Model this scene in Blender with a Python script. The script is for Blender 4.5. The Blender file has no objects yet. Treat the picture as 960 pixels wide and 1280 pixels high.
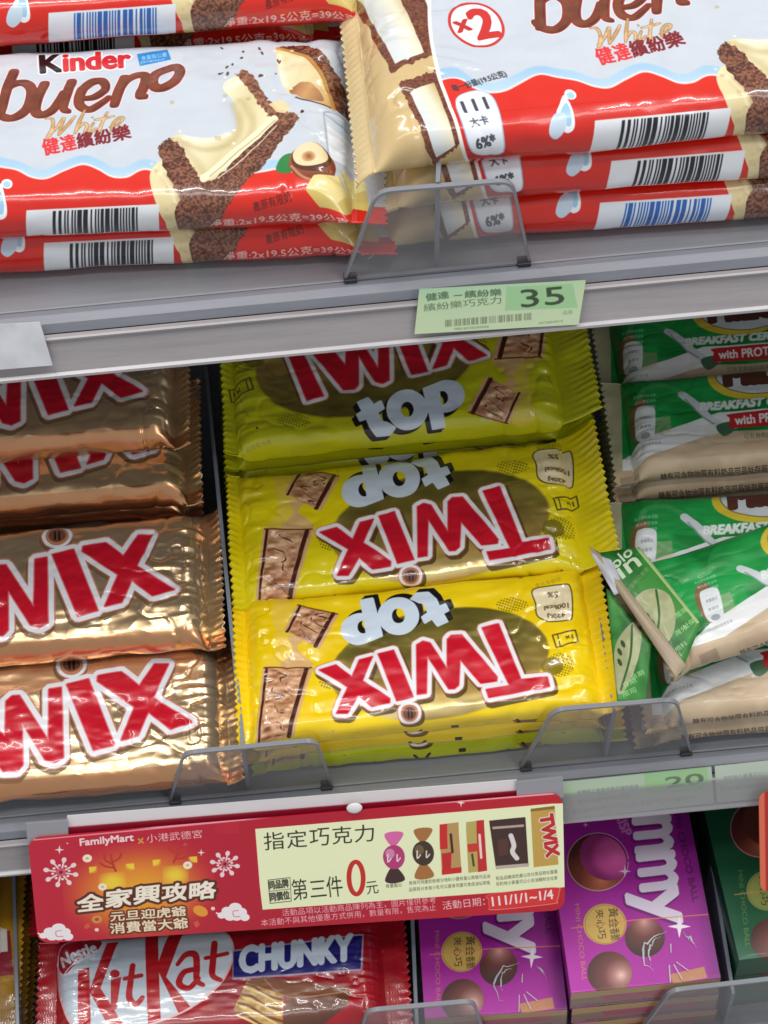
import bpy, bmesh, numpy as np, random
from math import *
from mathutils import Matrix, Vector
random.seed(4); RS = np.random.RandomState

# ------------------------------------------------------------------ camera
PIT, ROLL, FOV = radians(26.4), radians(5.4), radians(30)
FPX = 640 / tan(FOV / 2)
cf = np.array([0, cos(PIT), -sin(PIT)]); cu0 = np.array([0, sin(PIT), cos(PIT)]); X1 = np.array([1., 0, 0])
cr = cos(ROLL) * X1 - sin(ROLL) * cu0; cu = sin(ROLL) * X1 + cos(ROLL) * cu0
CAM = -(cf * .8238 + cu * (-(977 - 640) / FPX * .8238))
sc = bpy.context.scene; col = sc.collection
cam = bpy.data.cameras.new('camera'); cam.sensor_fit = 'VERTICAL'; cam.angle = FOV; cam.clip_start = .01; cam.clip_end = 50
co = bpy.data.objects.new('camera', cam); col.objects.link(co)
co.matrix_world = Matrix(((cr[0], cu[0], -cf[0], CAM[0]), (cr[1], cu[1], -cf[1], CAM[1]), (cr[2], cu[2], -cf[2], CAM[2]), (0, 0, 0, 1)))
sc.camera = co
# ------------------------------------------------------------------ light: ceiling tubes of the shop aisle
wd = bpy.data.worlds.new('World'); sc.world = wd; wd.use_nodes = True
bg = wd.node_tree.nodes['Background']; bg.inputs[0].default_value = (.93, .96, 1, 1); bg.inputs[1].default_value = .42
def area(loc, target, sx, sy, power, colr=(1, .98, .95)):
    l = bpy.data.lights.new('ceiling_light', 'AREA'); l.shape = 'RECTANGLE'; l.size = sx; l.size_y = sy; l.energy = power; l.color = colr
    o = bpy.data.objects.new('ceiling_light', l); col.objects.link(o); o.location = loc
    o.rotation_euler = (Vector(target) - Vector(loc)).to_track_quat('-Z', 'Y').to_euler()
area((-.55, -.50, 1.75), (0, 0, .05), 1.2, .05, 11)
area((.75, -.50, 1.75), (0, 0, .05), 1.2, .05, 11)
area((0, -1.35, 1.7), (0, 0, .0), 2.6, .22, 11)
area((.9, -1.6, .75), (0, 0, .0), .5, .5, 4)
sc.view_settings.view_transform = 'Standard'; sc.view_settings.look = 'None'
sc.view_settings.exposure = 0; sc.view_settings.gamma = 1
sc.cycles.max_bounces = 8; sc.cycles.transparent_max_bounces = 16; sc.cycles.caustics_reflective = False; sc.cycles.caustics_refractive = False
sc.cycles.use_denoising = True

# ------------------------------------------------------------------ shelf frames: x along, s into the shelf (rising), n off the shelf
TI = radians(29)
S_ = np.array([0, cos(TI), sin(TI)]); N_ = np.array([0, -sin(TI), cos(TI)])
OZ = {1: .2277, 2: 0., 3: -.156}
def proj(p):
    d = np.asarray(p, float) - CAM; z = d @ cf
    return np.array([480 + FPX * (d @ cr) / z, 640 - FPX * (d @ cu) / z])
def ray(px, py): return cf + cr * (px - 480) / FPX + cu * (640 - py) / FPX
def on_shelf(px, py, sh, h):                     # photo point -> (x, s) on the plane h above shelf sh
    O = np.array([0, 0, OZ[sh]]) + h * N_; d = ray(px, py); p = CAM + d * (((O - CAM) @ N_) / (d @ N_)) - np.array([0, 0, OZ[sh]])
    return p[0], p @ S_
def on_front(px, py, y):                         # photo point -> (x, z) on the upright plane at depth y
    d = ray(px, py); p = CAM + d * ((y - CAM[1]) / d[1]); return p[0], p[2]
def shelf_mat(sh, x=0, s=0, n=0, rot=0, tx=0, ty=0):
    B = Matrix(((1, 0, 0, 0), (0, S_[1], N_[1], 0), (0, S_[2], N_[2], OZ[sh]), (0, 0, 0, 1)))
    return B @ Matrix.Translation((x, s, n)) @ Matrix.Rotation(rot, 4, 'Z') @ Matrix.Rotation(tx, 4, 'X') @ Matrix.Rotation(ty, 4, 'Y')
def homog(src, dst):
    A = []; b = []
    for (x, y), (u, v) in zip(src, dst):
        A += [[x, y, 1, 0, 0, 0, -u * x, -u * y], [0, 0, 0, x, y, 1, -v * x, -v * y]]; b += [u, v]
    return np.append(np.linalg.solve(np.array(A), np.array(b)), 1).reshape(3, 3)

# ------------------------------------------------------------------ objects
def tag(o, label=None, cat=None, group=None, kind=None):
    for k, v in (('label', label), ('category', cat), ('group', group), ('kind', kind)):
        if v: o[k] = v
    return o
def empty(name, M, label=None, cat=None, group=None):
    o = bpy.data.objects.new(name, None); col.objects.link(o); o.matrix_world = M; o.empty_display_size = .02
    return tag(o, label, cat, group)
def link(name, me, parent=None, mats=(), smooth=True, M=None):
    for m in mats: me.materials.append(m)
    if smooth and len(me.polygons): me.polygons.foreach_set('use_smooth', [True] * len(me.polygons))
    o = bpy.data.objects.new(name, me); col.objects.link(o)
    if parent: o.parent = parent
    if M is not None: o.matrix_local = M
    return o
def mesh(name, V, Fc, uv=None):
    me = bpy.data.meshes.new(name); me.from_pydata([tuple(v) for v in V], [], [tuple(f) for f in Fc]); me.update()
    if uv is not None:
        l = me.uv_layers.new(name='UVMap'); vi = np.empty(len(me.loops), int); me.loops.foreach_get('vertex_index', vi)
        l.data.foreach_set('uv', np.asarray(uv, np.float32)[vi].ravel())
    return me
def bm_mesh(name, bm):
    me = bpy.data.meshes.new(name); bm.normal_update(); bm.to_mesh(me); bm.free(); return me
def box_bm(bm, lo, hi, bev=0):
    g = bmesh.ops.create_cube(bm, size=1); vs = g['verts']
    for v in vs: v.co = Vector([lo[i] + (v.co[i] + .5) * (hi[i] - lo[i]) for i in range(3)])
    if bev: bmesh.ops.bevel(bm, geom=list({e for v in vs for e in v.link_edges}), offset=bev, segments=2, affect='EDGES', profile=.5)
def box(name, lo, hi, mat, parent=None, bev=0, M=None):
    bm = bmesh.new(); box_bm(bm, lo, hi, bev); return link(name, bm_mesh(name, bm), parent, (mat,), False, M)
def extrude_profile(name, pts, x0, x1, mat, parent=None):     # closed (y,z) outline swept along x
    n = len(pts); V = [(x0, y, z) for y, z in pts] + [(x1, y, z) for y, z in pts]
    Fc = [(i, (i + 1) % n, n + (i + 1) % n, n + i) for i in range(n)] + [tuple(range(n))[::-1], tuple(range(n, 2 * n))]
    return link(name, mesh(name, V, Fc), parent, (mat,), False)
def slab(name, outline, th, mat, parent=None, M=None, bev=0):  # 2-D outline in xy thickened along z
    bm = bmesh.new(); vs = [bm.verts.new((x, y, 0)) for x, y in outline]; f = bm.faces.new(vs)
    r = bmesh.ops.extrude_face_region(bm, geom=[f]); bmesh.ops.translate(bm, vec=(0, 0, th), verts=[v for v in r['geom'] if isinstance(v, bmesh.types.BMVert)])
    bmesh.ops.recalc_face_normals(bm, faces=bm.faces)
    return link(name, bm_mesh(name, bm), parent, (mat,), False, M)
def round_poly(pts, r, n=6):
    out = []; m = len(pts)
    for i in range(m):
        p = np.array(pts[i], float); a = np.array(pts[i - 1], float) - p; b = np.array(pts[(i + 1) % m], float) - p
        rr = r[i] if hasattr(r, '__len__') else r
        if rr <= 0: out.append(tuple(p)); continue
        a = p + a / np.linalg.norm(a) * rr; b = p + b / np.linalg.norm(b) * rr
        for k in range(n + 1):
            t = k / n; out.append(tuple((1 - t) ** 2 * a + 2 * t * (1 - t) * p + t * t * b))
    return out

# ------------------------------------------------------------------ materials
def new_mat(name):
    m = bpy.data.materials.new(name); m.use_nodes = True; return m, m.node_tree.nodes, m.node_tree.links, m.node_tree.nodes['Principled BSDF']
def add_bump(N, L, P, scale, strength, dist=.0005, detail=3, stretch=None):
    tc = N.new('ShaderNodeTexCoord'); nz = N.new('ShaderNodeTexNoise'); bp = N.new('ShaderNodeBump')
    nz.inputs['Scale'].default_value = scale; nz.inputs['Detail'].default_value = detail; bp.inputs['Strength'].default_value = strength; bp.inputs['Distance'].default_value = dist
    if stretch:
        mp = N.new('ShaderNodeMapping'); mp.inputs['Scale'].default_value = stretch; L.new(tc.outputs['Object'], mp.inputs[0]); L.new(mp.outputs[0], nz.inputs['Vector'])
    else: L.new(tc.outputs['Object'], nz.inputs['Vector'])
    L.new(nz.outputs['Fac'], bp.inputs['Height']); L.new(bp.outputs[0], P.inputs['Normal']); return nz
def plain(name, rgb, rough=.5, metal=0, bump=0, bscale=300, var=.06, spec=.5, stretch=None, wear=False):
    m, N, L, P = new_mat(name)
    P.inputs['Roughness'].default_value = rough; P.inputs['Metallic'].default_value = metal; P.inputs['Specular IOR Level'].default_value = spec
    nz = add_bump(N, L, P, bscale, bump, stretch=stretch)
    n2 = N.new('ShaderNodeTexNoise'); n2.inputs['Scale'].default_value = 14; n2.inputs['Detail'].default_value = 5
    tc = N.new('ShaderNodeTexCoord'); L.new(tc.outputs['Object'], n2.inputs['Vector'])
    if wear:
        mp = N.new('ShaderNodeMapping'); mp.inputs['Scale'].default_value = (.22, 3.5, 3.5); L.new(tc.outputs['Object'], mp.inputs[0]); L.new(mp.outputs[0], n2.inputs['Vector']); n2.inputs['Scale'].default_value = 34; n2.inputs['Detail'].default_value = 9; n2.inputs['Roughness'].default_value = .72
        rr = N.new('ShaderNodeMapRange'); rr.inputs['To Min'].default_value = rough * .6; rr.inputs['To Max'].default_value = rough * 1.6; L.new(n2.outputs['Fac'], rr.inputs['Value']); L.new(rr.outputs[0], P.inputs['Roughness'])
    rp = N.new('ShaderNodeValToRGB'); rp.color_ramp.elements[0].position = .3; rp.color_ramp.elements[1].position = .7
    rp.color_ramp.elements[0].color = (*[c * (1 - var) for c in rgb], 1); rp.color_ramp.elements[1].color = (*[min(1, c * (1 + var)) for c in rgb], 1)
    L.new(n2.outputs['Fac'], rp.inputs[0]); L.new(rp.outputs[0], P.inputs['Base Color']); return m
def printed(name, cv, rough=.28, foil_rough=.22, coat=.6, bump=.12, bscale=240, spec=.5, crumple=0, cscale=95):
    m, N, L, P = new_mat(name); im = cv.image(name)
    t = N.new('ShaderNodeTexImage'); t.image = im; t.extension = 'EXTEND'; t.interpolation = 'Cubic'; L.new(t.outputs['Color'], P.inputs['Base Color'])
    L.new(t.outputs['Alpha'], P.inputs['Metallic'])
    mr = N.new('ShaderNodeMapRange'); mr.inputs['To Min'].default_value = rough; mr.inputs['To Max'].default_value = foil_rough
    L.new(t.outputs['Alpha'], mr.inputs['Value']); L.new(mr.outputs[0], P.inputs['Roughness'])
    P.inputs['Coat Weight'].default_value = coat; P.inputs['Coat Roughness'].default_value = .07; P.inputs['Specular IOR Level'].default_value = spec
    add_bump(N, L, P, bscale, bump, .0004, 4)
    if crumple:                                   # angular facets of crinkled film
        b0 = P.inputs['Normal'].links[0].from_node; tc = N.new('ShaderNodeTexCoord'); n0 = N.new('ShaderNodeTexNoise'); n0.inputs['Scale'].default_value = 35; mx = N.new('ShaderNodeMixRGB'); mx.inputs[0].default_value = .035
        L.new(tc.outputs['Object'], n0.inputs['Vector']); L.new(tc.outputs['Object'], mx.inputs[1]); L.new(n0.outputs['Color'], mx.inputs[2])
        vo = N.new('ShaderNodeTexVoronoi'); vo.feature = 'F1'; vo.inputs['Scale'].default_value = cscale; L.new(mx.outputs[0], vo.inputs['Vector'])
        msk = N.new('ShaderNodeTexNoise'); msk.inputs['Scale'].default_value = 28; L.new(tc.outputs['Object'], msk.inputs['Vector']); mr2 = N.new('ShaderNodeMapRange'); mr2.inputs['From Min'].default_value = .42; mr2.inputs['From Max'].default_value = .62; L.new(msk.outputs['Fac'], mr2.inputs['Value'])
        mm = N.new('ShaderNodeMath'); mm.operation = 'MULTIPLY'; L.new(vo.outputs['Distance'], mm.inputs[0]); L.new(mr2.outputs[0], mm.inputs[1])
        b2 = N.new('ShaderNodeBump'); b2.inputs['Strength'].default_value = crumple; b2.inputs['Distance'].default_value = .0016; L.new(mm.outputs[0], b2.inputs['Height']); L.new(b0.outputs[0], b2.inputs['Normal']); L.new(b2.outputs[0], P.inputs['Normal']); L.new(b2.outputs[0], P.inputs['Coat Normal'])
    return m
def clear_plastic(name, tint=(.86, .88, .9), haze=.22, hazecol=(.5, .51, .54), rough=.08):
    m, N, L, P = new_mat(name); out = N['Material Output']
    P.inputs['Base Color'].default_value = (*hazecol, 1); P.inputs['Roughness'].default_value = .35
    tr = N.new('ShaderNodeBsdfTransparent'); tr.inputs[0].default_value = (*tint, 1)
    m1 = N.new('ShaderNodeMixShader'); nz = N.new('ShaderNodeTexNoise'); nz.inputs['Scale'].default_value = 60; mr = N.new('ShaderNodeMapRange')
    mr.inputs['To Min'].default_value = haze * .7; mr.inputs['To Max'].default_value = haze * 1.3; L.new(nz.outputs['Fac'], mr.inputs['Value']); L.new(mr.outputs[0], m1.inputs[0])
    L.new(tr.outputs[0], m1.inputs[1]); L.new(P.outputs[0], m1.inputs[2])
    gl = N.new('ShaderNodeBsdfGlossy'); gl.inputs['Roughness'].default_value = rough; fr = N.new('ShaderNodeLayerWeight'); fr.inputs['Blend'].default_value = .12; ge = N.new('ShaderNodeNewGeometry'); mu = N.new('ShaderNodeMath'); mu.operation = 'SUBTRACT'; mu.use_clamp = True; L.new(fr.outputs['Fresnel'], mu.inputs[0]); L.new(ge.outputs['Backfacing'], mu.inputs[1])
    m2 = N.new('ShaderNodeMixShader'); L.new(mu.outputs[0], m2.inputs[0]); L.new(m1.outputs[0], m2.inputs[1]); L.new(gl.outputs[0], m2.inputs[2]); L.new(m2.outputs[0], out.inputs['Surface']); return m
def srgb(c): return tuple(((x / 255) / 12.92 if x <= 10 else ((x / 255 + .055) / 1.055) ** 2.4) for x in c)

# ------------------------------------------------------------------ print shop: packaging artwork drawn into procedural images
def vnoise(h, w, step, seed, sy=1.):
    r = RS(seed); gh, gw = int(h / (step * sy)) + 4, int(w / step) + 4; g = r.rand(gh, gw).astype(np.float32)
    y = np.arange(h) / (step * sy); x = np.arange(w) / step; yi = y.astype(int); xi = x.astype(int)
    fy = (y - yi)[:, None]; fx = (x - xi)[None]; fy = fy * fy * (3 - 2 * fy); fx = fx * fx * (3 - 2 * fx)
    a = g[yi][:, xi]; b = g[yi][:, xi + 1]; c = g[yi + 1][:, xi]; d = g[yi + 1][:, xi + 1]
    return ((a * (1 - fx) + b * fx) * (1 - fy) + (c * (1 - fx) + d * fx) * fy).astype(np.float32)
def fbm(h, w, step, seed, sy=1., oct=3):
    out = 0; amp = 1; tot = 0
    for i in range(oct): out = out + amp * vnoise(h, w, max(1.5, step / 2 ** i), seed + i, sy); tot += amp; amp *= .55
    return out / tot
_gc = {}
def glyphs(s):
    if s in _gc: return _gc[s]
    cu_ = bpy.data.curves.new('t', 'FONT'); cu_.body = s; cu_.fill_mode = 'FRONT'; cu_.resolution_u = 3
    o = bpy.data.objects.new('t', cu_); col.objects.link(o); bpy.context.view_layer.update()
    me = bpy.data.meshes.new_from_object(o.evaluated_get(bpy.context.evaluated_depsgraph_get()))
    V = np.array([v.co[:2] for v in me.vertices]).reshape(-1, 2); cnt = {}
    for p in me.polygons:
        for a, b in p.edge_keys: cnt[(a, b)] = cnt.get((a, b), 0) + 1
    E_ = np.array([k for k, c in cnt.items() if c == 1]).reshape(-1, 2)
    bpy.data.objects.remove(o); bpy.data.meshes.remove(me); bpy.data.curves.remove(cu_)
    seg = np.concatenate([V[E_[:, 0]], V[E_[:, 1]]], 1) if len(E_) else np.zeros((0, 4))
    _gc[s] = seg; return seg
def loop_edges(pts): p = np.asarray(pts, float); return np.concatenate([p, np.roll(p, -1, 0)], 1)
def smoothline(pts, n=8, closed=False):
    p = np.asarray(pts, float); m = len(p); out = []
    for i in range(m if closed else m - 1):
        g = (lambda j: p[j % m]) if closed else (lambda j: p[min(max(j, 0), m - 1)])
        a, b, c, d = g(i - 1), g(i), g(i + 1), g(i + 2)
        for k in range(n):
            t = k / n; out.append(.5 * (2 * b + (c - a) * t + (2 * a - 5 * b + 4 * c - d) * t * t + (3 * b - a - 3 * c + d) * t ** 3))
    if not closed: out.append(p[-1])
    return np.array(out)
def ell(cx, cy, rx, ry, ang=0, n=40):
    t = np.linspace(0, 2 * pi, n, endpoint=False); x = rx * np.cos(t); y = ry * np.sin(t); a = radians(ang)
    return np.stack([cx + x * cos(a) - y * sin(a), cy + x * sin(a) + y * cos(a)], 1)
class Cv:
    def __init__(s, w, h, base, M=None, metal=0):
        s.w, s.h = int(w), int(h); s.c = np.empty((s.h, s.w, 3), np.float32); s.c[:] = base; s.m = np.full((s.h, s.w), float(metal), np.float32)
        s.M = np.eye(3) if M is None else M; s.A = np.eye(3)
        s.yy, s.xx = np.mgrid[0:s.h, 0:s.w].astype(np.float32)
    def tr(s, p):
        p = np.asarray(p, float).reshape(-1, 2); q = np.c_[p, np.ones(len(p))] @ (s.M @ s.A).T; return q[:, :2] / q[:, 2:]
    def k(s, at=None):                                # canvas px per authoring px
        at = at if at is not None else (np.linalg.inv(s.M @ s.A) @ np.array([s.w / 2, s.h / 2, 1])); at = np.asarray(at)[:2] / (at[2] if len(at) > 2 else 1)
        a = s.tr([at, (at[0] + 1, at[1]), (at[0], at[1] + 1)]); return .5 * (np.linalg.norm(a[1] - a[0]) + np.linalg.norm(a[2] - a[0]))
    def inv(s):                                       # authoring coordinates of every canvas pixel
        I = np.linalg.inv(s.M @ s.A); q = np.stack([s.xx, s.yy, np.ones_like(s.xx)], -1) @ I.T; return q[..., 0] / q[..., 2], q[..., 1] / q[..., 2]
    def edges(s, seg):
        seg = np.asarray(seg, float).reshape(-1, 4); 
        return np.concatenate([s.tr(seg[:, :2]), s.tr(seg[:, 2:])], 1)
    def raster(s, E, SS=4):
        out = (0, 0, np.zeros((1, 1), np.float32))
        if not len(E): return out
        x0 = int(max(0, floor(min(E[:, 0].min(), E[:, 2].min())) - 1)); x1 = int(min(s.w, ceil(max(E[:, 0].max(), E[:, 2].max())) + 2))
        y0 = int(max(0, floor(min(E[:, 1].min(), E[:, 3].min())))); y1 = int(min(s.h, ceil(max(E[:, 1].max(), E[:, 3].max())) + 1))
        if x1 <= x0 or y1 <= y0: return out
        w, h = x1 - x0, y1 - y0; xa, ya, xb, yb = E.T; ya = (ya - y0) * SS - .5; yb = (yb - y0) * SS - .5; xa = xa - x0; xb = xb - x0
        lo = np.ceil(np.minimum(ya, yb)).astype(int); hi = np.ceil(np.maximum(ya, yb)).astype(int)
        lo = np.clip(lo, 0, h * SS); hi = np.clip(hi, 0, h * SS); n = hi - lo; ok = n > 0
        if not ok.any(): return out
        idx = np.repeat(np.nonzero(ok)[0], n[ok]); first = np.repeat(np.cumsum(n[ok]) - n[ok], n[ok]); rows = lo[idx] + np.arange(len(idx)) - first
        xs = xa[idx] + (xb[idx] - xa[idx]) * (rows - ya[idx]) / (yb[idx] - ya[idx])
        o = np.lexsort((xs, rows)); rows = rows[o]; xs = np.clip(xs[o], 0, w - .001); sg = np.where(np.arange(len(xs)) % 2 == 0, 1., -1.)
        acc = np.zeros((h, w + 2)); xi = xs.astype(int); fr = xs - xi
        np.add.at(acc, (rows // SS, xi), sg * (1 - fr)); np.add.at(acc, (rows // SS, xi + 1), sg * fr)
        return (x0, y0, np.clip(np.cumsum(acc, 1)[:, :w] / SS, 0, 1).astype(np.float32))
    def poly(s, *loops): return s.raster(np.concatenate([s.edges(loop_edges(l)) for l in loops]))
    def line(s, pts, width, taper=None):              # brush stroke; width in authoring px (number or list per point)
        q = s.tr(pts); kk = s.k(np.asarray(pts, float).mean(0)); wd = (np.full(len(q), width, float) if not hasattr(width, '__len__') else np.interp(np.linspace(0, 1, len(q)), np.linspace(0, 1, len(width)), width)) * kk / 2
        R = wd.max() + 2; x0 = int(max(0, q[:, 0].min() - R)); x1 = int(min(s.w, q[:, 0].max() + R + 1)); y0 = int(max(0, q[:, 1].min() - R)); y1 = int(min(s.h, q[:, 1].max() + R + 1))
        if x1 <= x0 or y1 <= y0: return (0, 0, np.zeros((1, 1), np.float32))
        out = np.zeros((y1 - y0, x1 - x0), np.float32)
        for a, b, wa, wb in zip(q[:-1], q[1:], wd[:-1], wd[1:]):
            r = max(wa, wb) + 2; ax0 = int(max(x0, min(a[0], b[0]) - r)); ax1 = int(min(x1, max(a[0], b[0]) + r + 1)); ay0 = int(max(y0, min(a[1], b[1]) - r)); ay1 = int(min(y1, max(a[1], b[1]) + r + 1))
            if ax1 <= ax0 or ay1 <= ay0: continue
            X = s.xx[ay0:ay1, ax0:ax1]; Y = s.yy[ay0:ay1, ax0:ax1]; d = b - a; t = np.clip(((X - a[0]) * d[0] + (Y - a[1]) * d[1]) / (d @ d + 1e-9), 0, 1)
            v = np.clip(wa + (wb - wa) * t - np.hypot(X - a[0] - t * d[0], Y - a[1] - t * d[1]) + .5, 0, 1)
            o = out[ay0 - y0:ay1 - y0, ax0 - x0:ax1 - x0]; np.maximum(o, v, out=o)
        return (x0, y0, out)
    def text(s, t, p0, p1, h, bold=0, shear=0, arch=0):
        g = glyphs(t)
        if not len(g): return (0, 0, np.zeros((1, 1), np.float32))
        xs = g[:, [0, 2]]; ys = g[:, [1, 3]]; X = (xs - xs.min()) / (xs.max() - xs.min()); Y = (ys - ys.min()) / max(1e-6, ys.max() - ys.min())
        p0 = np.array(p0, float); p1 = np.array(p1, float); d = p1 - p0; n = np.array([d[1], -d[0]]) / np.linalg.norm(d); dd = d / np.linalg.norm(d)
        Yp = Y * h + arch * 4 * X * (1 - X)
        pos = p0 + X[..., None] * d + Yp[..., None] * n + (Y * h * shear)[..., None] * dd
        m = s.raster(s.edges(np.concatenate([pos[:, 0], pos[:, 1]], 1)))
        return s.grow(m, bold) if bold else m
    def grow(s, m, r, dx=0, dy=0):                    # r in authoring px
        if m[2].size <= 1: return m
        x0, y0, a = m; R = r * s.k(); pad = int(R) + 2; a = np.pad(a, pad); out = a.copy()
        for rr in ([R] if R < 3 else [R, R * .55]):
            for i in range(16):
                ox, oy = int(round(rr * cos(i * pi / 8))), int(round(rr * sin(i * pi / 8)))
                out = np.maximum(out, np.roll(a, (oy, ox), (0, 1)))
        if R < 1: out = a * (1 - R) + out * R if R > 0 else a
        return (x0 - pad, y0 - pad, out)
    def move(s, m, dx, dy):
        v = s.tr([(0, 0), (dx, dy)]) if False else None
        c = np.linalg.inv(s.M @ s.A) @ np.array([m[0] + m[2].shape[1] / 2, m[1] + m[2].shape[0] / 2, 1]); c = c[:2] / c[2]; q = s.tr([c, (c[0] + dx, c[1] + dy)]); d = q[1] - q[0]
        return (m[0] + int(round(d[0])), m[1] + int(round(d[1])), m[2])
    def blur(s, m, r):
        x0, y0, a = m; n = max(1, int(r * s.k())); a = np.pad(a, 2 * n)
        for _ in range(2):
            for ax in (0, 1):
                c = np.cumsum(a, ax); a = (np.roll(c, -n, ax) - np.roll(c, n, ax)) / (2 * n)
        return (x0 - 2 * n, y0 - 2 * n, np.clip(a, 0, 1))
    def union(s, *ms):
        ms = [m for m in ms if m[2].size > 1]
        if not ms: return (0, 0, np.zeros((1, 1), np.float32))
        x0 = min(m[0] for m in ms); y0 = min(m[1] for m in ms); x1 = max(m[0] + m[2].shape[1] for m in ms); y1 = max(m[1] + m[2].shape[0] for m in ms); o = np.zeros((y1 - y0, x1 - x0), np.float32)
        for m in ms: v = o[m[1] - y0:m[1] - y0 + m[2].shape[0], m[0] - x0:m[0] - x0 + m[2].shape[1]]; np.maximum(v, m[2], out=v)
        return (x0, y0, o)
    def put(s, m, colr, a=1, metal=0):                # colr: rgb or full-canvas array
        x0, y0, k = m; xa, ya = max(0, x0), max(0, y0); xb, yb = min(s.w, x0 + k.shape[1]), min(s.h, y0 + k.shape[0])
        if xb <= xa or yb <= ya: return
        k = k[ya - y0:yb - y0, xa - x0:xb - x0] * a; c = colr[ya:yb, xa:xb] if isinstance(colr, np.ndarray) and colr.ndim == 3 else np.array(colr, np.float32) / (255 if max(colr) > 1.001 else 1)
        r = s.c[ya:yb, xa:xb]; r += (c - r) * k[..., None]; q = s.m[ya:yb, xa:xb]; q += (metal - q) * k
        return m
    def clip(s, m, by):                               # m limited to mask by
        f = np.zeros((s.h, s.w), np.float32); x0, y0, k = by; xa, ya = max(0, x0), max(0, y0); xb, yb = min(s.w, x0 + k.shape[1]), min(s.h, y0 + k.shape[0])
        if xb > xa and yb > ya: f[ya:yb, xa:xb] = k[ya - y0:yb - y0, xa - x0:xb - x0]
        g = np.zeros((s.h, s.w), np.float32); x0, y0, k = m; xa, ya = max(0, x0), max(0, y0); xb, yb = min(s.w, x0 + k.shape[1]), min(s.h, y0 + k.shape[0])
        if xb > xa and yb > ya: g[ya:yb, xa:xb] = k[ya - y0:yb - y0, xa - x0:xb - x0]
        return (0, 0, f * g)
    def P(s, pts, colr, a=1, metal=0): return s.put(s.poly(pts), colr, a, metal)
    def Ls(s, pts, w, colr, a=1, metal=0, sm=True): return s.put(s.line(smoothline(pts) if sm and len(pts) > 2 else pts, w), colr, a, metal)
    def T(s, t, p0, p1, h, colr, bold=0, shear=0, a=1, metal=0, arch=0): return s.put(s.text(t, p0, p1, h, bold, shear, arch), colr, a, metal)
    def tex(s, c1, c2, step, seed, sy=1., lo=.35, hi=.65):
        n = np.clip((fbm(s.h, s.w, step * s.k(), seed, sy) - lo) / (hi - lo), 0, 1)[..., None]; return ((np.array(c1, np.float32) * (1 - n) + np.array(c2, np.float32) * n) / 255).astype(np.float32)
    def ramp(s, p0, p1, stops):                       # linear gradient between authoring points
        X, Y = s.inv(); d = np.array(p1, float) - np.array(p0, float); t = ((X - p0[0]) * d[0] + (Y - p0[1]) * d[1]) / (d @ d)
        xs = [q[0] for q in stops]; return np.stack([np.interp(t, xs, [q[1][i] / 255 for q in stops]) for i in range(3)], -1).astype(np.float32)
    def radial(s, c, rx, ry, stops):
        X, Y = s.inv(); t = np.hypot((X - c[0]) / rx, (Y - c[1]) / ry); xs = [q[0] for q in stops]
        return np.stack([np.interp(t, xs, [q[1][i] / 255 for q in stops]) for i in range(3)], -1).astype(np.float32)
    def gib(s, p0, p1, h, colr, seed=0, a=1):         # tiny print too small to read
        r = random.Random(seed); p0 = np.array(p0, float); p1 = np.array(p1, float); n = max(2, int(round(np.linalg.norm(p1 - p0) / (h * 1.04))))
        s.T(''.join(r.choice('成分糖小麥粉可可脂奶乳植物油鹽食品原料保存期限公司地址台灣本產品含有量') for _ in range(n)), p0, p1, h, colr, .12, a=a)
    def bars(s, quad, colr, seed=1, back=(228, 232, 236), n=48, frac=(.2, .84)):
        q = np.array(quad, float); s.P(q, back); r = random.Random(seed); t = frac[0]; e = []
        while t < frac[1]:
            w = r.choice((1, 1, 2, 3)) / n * .55
            f = lambda u, v: (q[0] * (1 - u) + q[1] * u) * (1 - v) + (q[3] * (1 - u) + q[2] * u) * v
            e.append(s.poly([f(t, .06), f(t + w, .06), f(t + w, .97), f(t, .97)])); t += w + r.choice((1, 1, 2)) / n * .5
        s.put(s.union(*e), colr)
    def front(s, p, f=1.0): sp = p['sp']; return (0, 0, np.clip(s.yy - (sp.B / 2 + sp.W / 2 - sp.r * f) * sp.k, 0, 1).astype(np.float32))
    def image(s, name):
        im = bpy.data.images.new(name, s.w, s.h, alpha=True); im.alpha_mode = 'CHANNEL_PACKED'
        px = np.concatenate([np.clip(s.c, 0, 1), np.clip(s.m, 0, 1)[..., None]], -1)[::-1]; im.pixels.foreach_set(np.ascontiguousarray(px, np.float32).ravel()); im.update(); im.pack(); return im

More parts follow.
